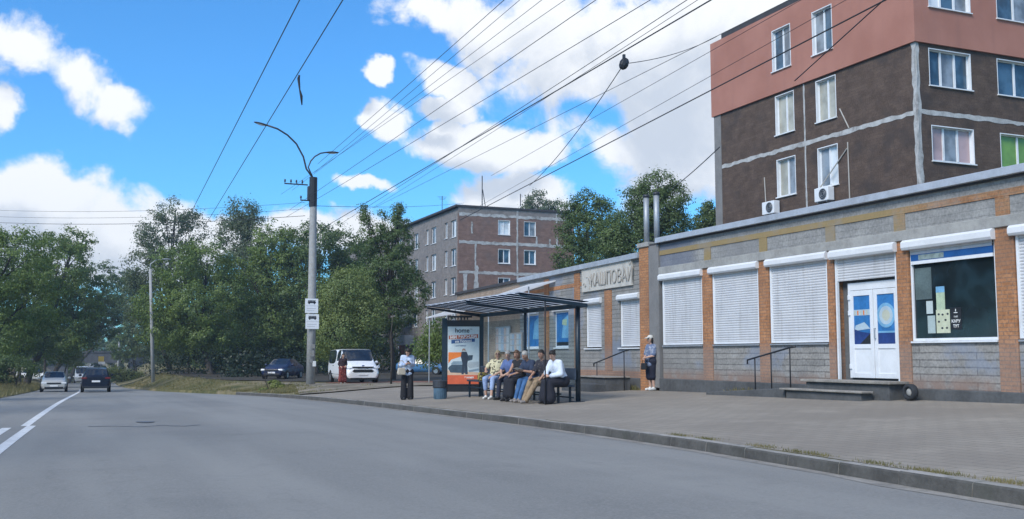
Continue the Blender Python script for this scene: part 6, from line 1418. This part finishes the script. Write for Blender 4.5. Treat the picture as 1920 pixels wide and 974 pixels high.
MB().tube([(0, 0, -.1), (.02, 0, 1.2), (-.02, .02, 2.4), (.05, 0, 3.1)], [.05, .04, .03, .015], 7).build('stem', m_bark, bst, True)
MB().tube([(-.02, .02, 2.0), (.25, .05, 2.7)], [.018, .008], 5).build('twig', m_bark, bst, True)
for i, (px, D, lb_) in enumerate(((470, 128, 'far dark tree closing the view left of the lamp post, lower back row'), (370, 135, 'far dark tree low behind the bushy light green tree'), (560, 125, 'far dark tree behind the broad tree at the lamp post'), (665, 110, 'far dark tree between the lamp post and spiky tree, back row'), (255, 170, 'far dark tree right of the bridge beside the road'))):
    T('background_tree', lb_, px, 704 if i < 4 else 700, D, [(px, 560, 60, 60, 0), (px - 40, 610, 50, 55, 0), (px + 40, 610, 50, 55, 0), (px, 655, 70, 32, 0), (px, 500, 40, 40, 0)] if i < 4 else [(px - 10, 560, 32, 50, 0), (px, 620, 34, 50, 0), (px - 20, 650, 26, 30, 0)], 20000, .27, lf_dark, r0=.28, group=GR)
for i, (px, py, D) in enumerate(((412, 716, 108), (436, 715, 118), (351, 716, 104), (478, 714, 112), (540, 712, 110))):
    T('slender_tree', ('slim dark trunk left of two in the shade under the right trees', 'slim dark trunk right of two in the shade under the right trees', 'slim trunk tree under the bushy light green tree', 'slim trunk tree below the feathery birch', 'slim trunk tree behind the dark blue car')[i], px, py, D, [(px, 630, 45, 35, 0), (px + 20, 650, 40, 25, 0)], 7000, .2, lf_dark, r0=.15, group=GR)
T('yellow_bush', 'yellow green bushes on the right bank below the bridge end', 232, 716, 140, [(232, 703, 26, 12, 0), (215, 700, 14, 12, 0), (255, 708, 20, 10, 0)], 7000, .17, lf_yel, r0=.06, cat='bush', stems=3)
T('yellow_bush', 'yellow green young tree above the right end of the bridge', 212, 668, 275, [(208, 650, 14, 12, 0), (218, 655, 12, 10, 0)], 4000, .3, lf_yel, r0=.1, base=-.4, cat='bush')
T('verge_weed', 'tall yellow green weed clump on the verge left of the lamp post', 512, 733, 50, [(514, 722, 10, 10, 0), (528, 729, 14, 5, 0), (500, 732, 14, 4, 0)], 2600, .09, lf_yel, r0=.012, cat='weed', stems=3, clump=.14)
# far woods that read as one mass
def wood(name, pts, n, size, m, seed):
    rr = random.Random(seed); lo = []
    for (x0, y0), (x1, y1), k, h in pts:
        for i in range(k):
            f = (i + rr.random()) / k; x = x0 + (x1 - x0) * f + rr.uniform(-3, 3); y = y0 + (y1 - y0) * f + rr.uniform(-4, 4); hh = h * rr.uniform(.75, 1.1); z = gz(x, y)
            lo += [(x, y, z + hh * .62, 4.5, 4.5, hh * .38), (x + rr.uniform(-2, 2), y - 2, z + hh * .22, 4.8, 3, hh * .26)]
    o = leaves(seed, lo, n, size, m, 1.1, name=name); o['kind'] = 'stuff'
wood('far_wood', [((-14, 130), (-9, 250), 16, 11), ((-60, 130), (-16, 135), 14, 12), ((-14, 60), (-20, 128), 12, 8)], 60000, .42, lf_dark, 61)
wood('right_far_wood', [((17, 128), (19, 250), 14, 10), ((20, 130), (34, 160), 9, 11), ((17, 100), (33, 118), 8, 7)], 50000, .42, lf_dark, 62)
wood('undergrowth', [((9, 98), (26, 104), 12, 3.2), ((12, 86), (20, 84), 5, 2.4)], 16000, .22, lf_shade, 64)  # low shrubs whose dark leaf colour carries the shade under the trees
wood('bridge_wood', [((-60, 285), (70, 285), 30, 15)], 60000, .75, lf_dark, 63)
# behind the shops
GB = 'trees behind the shop roofs'
T('roof_tree', 'dark leafy tree over the low wing roof, left of the flue pipes', 1110, 640, 76, [(1100, 390, 32, 38, 0), (1130, 400, 22, 30, 0), (1075, 400, 26, 24, 0), (1095, 440, 50, 40, 0), (1150, 440, 38, 36, 0), (1075, 480, 36, 36, 0), (1130, 490, 50, 40, 0), (1085, 530, 46, 40, 0)], 34000, .15, lf_dark, r0=.26, base=-.3, group=GB, clump=.5)
T('roof_tree', 'tallest dark tree behind the two flue pipes', 1220, 640, 66, [(1235, 350, 34, 32, 0), (1200, 375, 30, 30, 0), (1262, 378, 28, 34, 0), (1225, 400, 52, 38, 0), (1180, 430, 44, 36, 0), (1260, 425, 34, 32, 0), (1150, 460, 36, 30, 0), (1215, 470, 60, 40, 0)], 36000, .14, lf_dark, r0=.26, base=-.3, group=GB, clump=.5)
T('roof_tree', 'distant tree crown peeking over the far block roof', 1010, 640, 135, [(1010, 388, 34, 26, 0), (985, 400, 22, 20, 0), (1040, 400, 30, 24, 0), (1010, 450, 50, 50, 0)], 14000, .24, lf_grey, r0=.3, base=-.3, group=GB)
T('roof_tree', 'small tree crown against the brown block edge above the shop roof', 1330, 640, 72, [(1328, 395, 15, 18, 0), (1318, 418, 22, 16, 0), (1345, 420, 20, 26, 0), (1330, 460, 36, 36, 0)], 12000, .15, lf_dark, r0=.2, base=-.3, group=GB, clump=.42)
T('wall_weed', 'small dark green weed clump at the foot of the low wing wall', 1113, 706, 36.5, [(1113, 702, 9, 6, 0)], 700, .06, lf_mid, r0=.008, cat='weed', clump=.10)
# across the road, beside and behind the camera: unseen, added to darken pane reflections
for i, (x, y, s) in enumerate(((-13, 44, 1.), (-15, 27, 1.1), (-14, 11, .95), (-16, -6, 1.05))):
    tree('broad_tree', ('unseen tree added across the road beside the left verge, nearest the bend', 'unseen tree added across the road opposite the shelter', 'unseen tree added across the road opposite the shop door', 'unseen tree added across the road at the near end of its row')[i], x, y,
         [(x, y, 8 * s, 3.6, 3.6, 3.2), (x + 1.5, y + 1.5, 6 * s, 3, 3, 2.6), (x - 1.5, y - 1, 6 * s, 3, 3, 2.6), (x, y, 10.6 * s, 2.4, 2.4, 2.2)], 14000, .26, lf_mid, r0=.28, group=GL)

# ------------------------------------------------------------------ summer air
HZ = MB().box(-420, 420, -60, 480, -9, 60).build('haze', None or m_glass); HZ.data.materials.clear()
t = newmat('air'); v_ = t.n('ShaderNodeVolumePrincipled', i={'Color': (.62, .76, .95, 1), 'Density': HAZE, 'Anisotropy': .2})
t.t.links.new(v_.outputs[0], t.n('ShaderNodeOutputMaterial').inputs['Volume']); HZ.data.materials.append(t.m); HZ['kind'] = 'stuff'
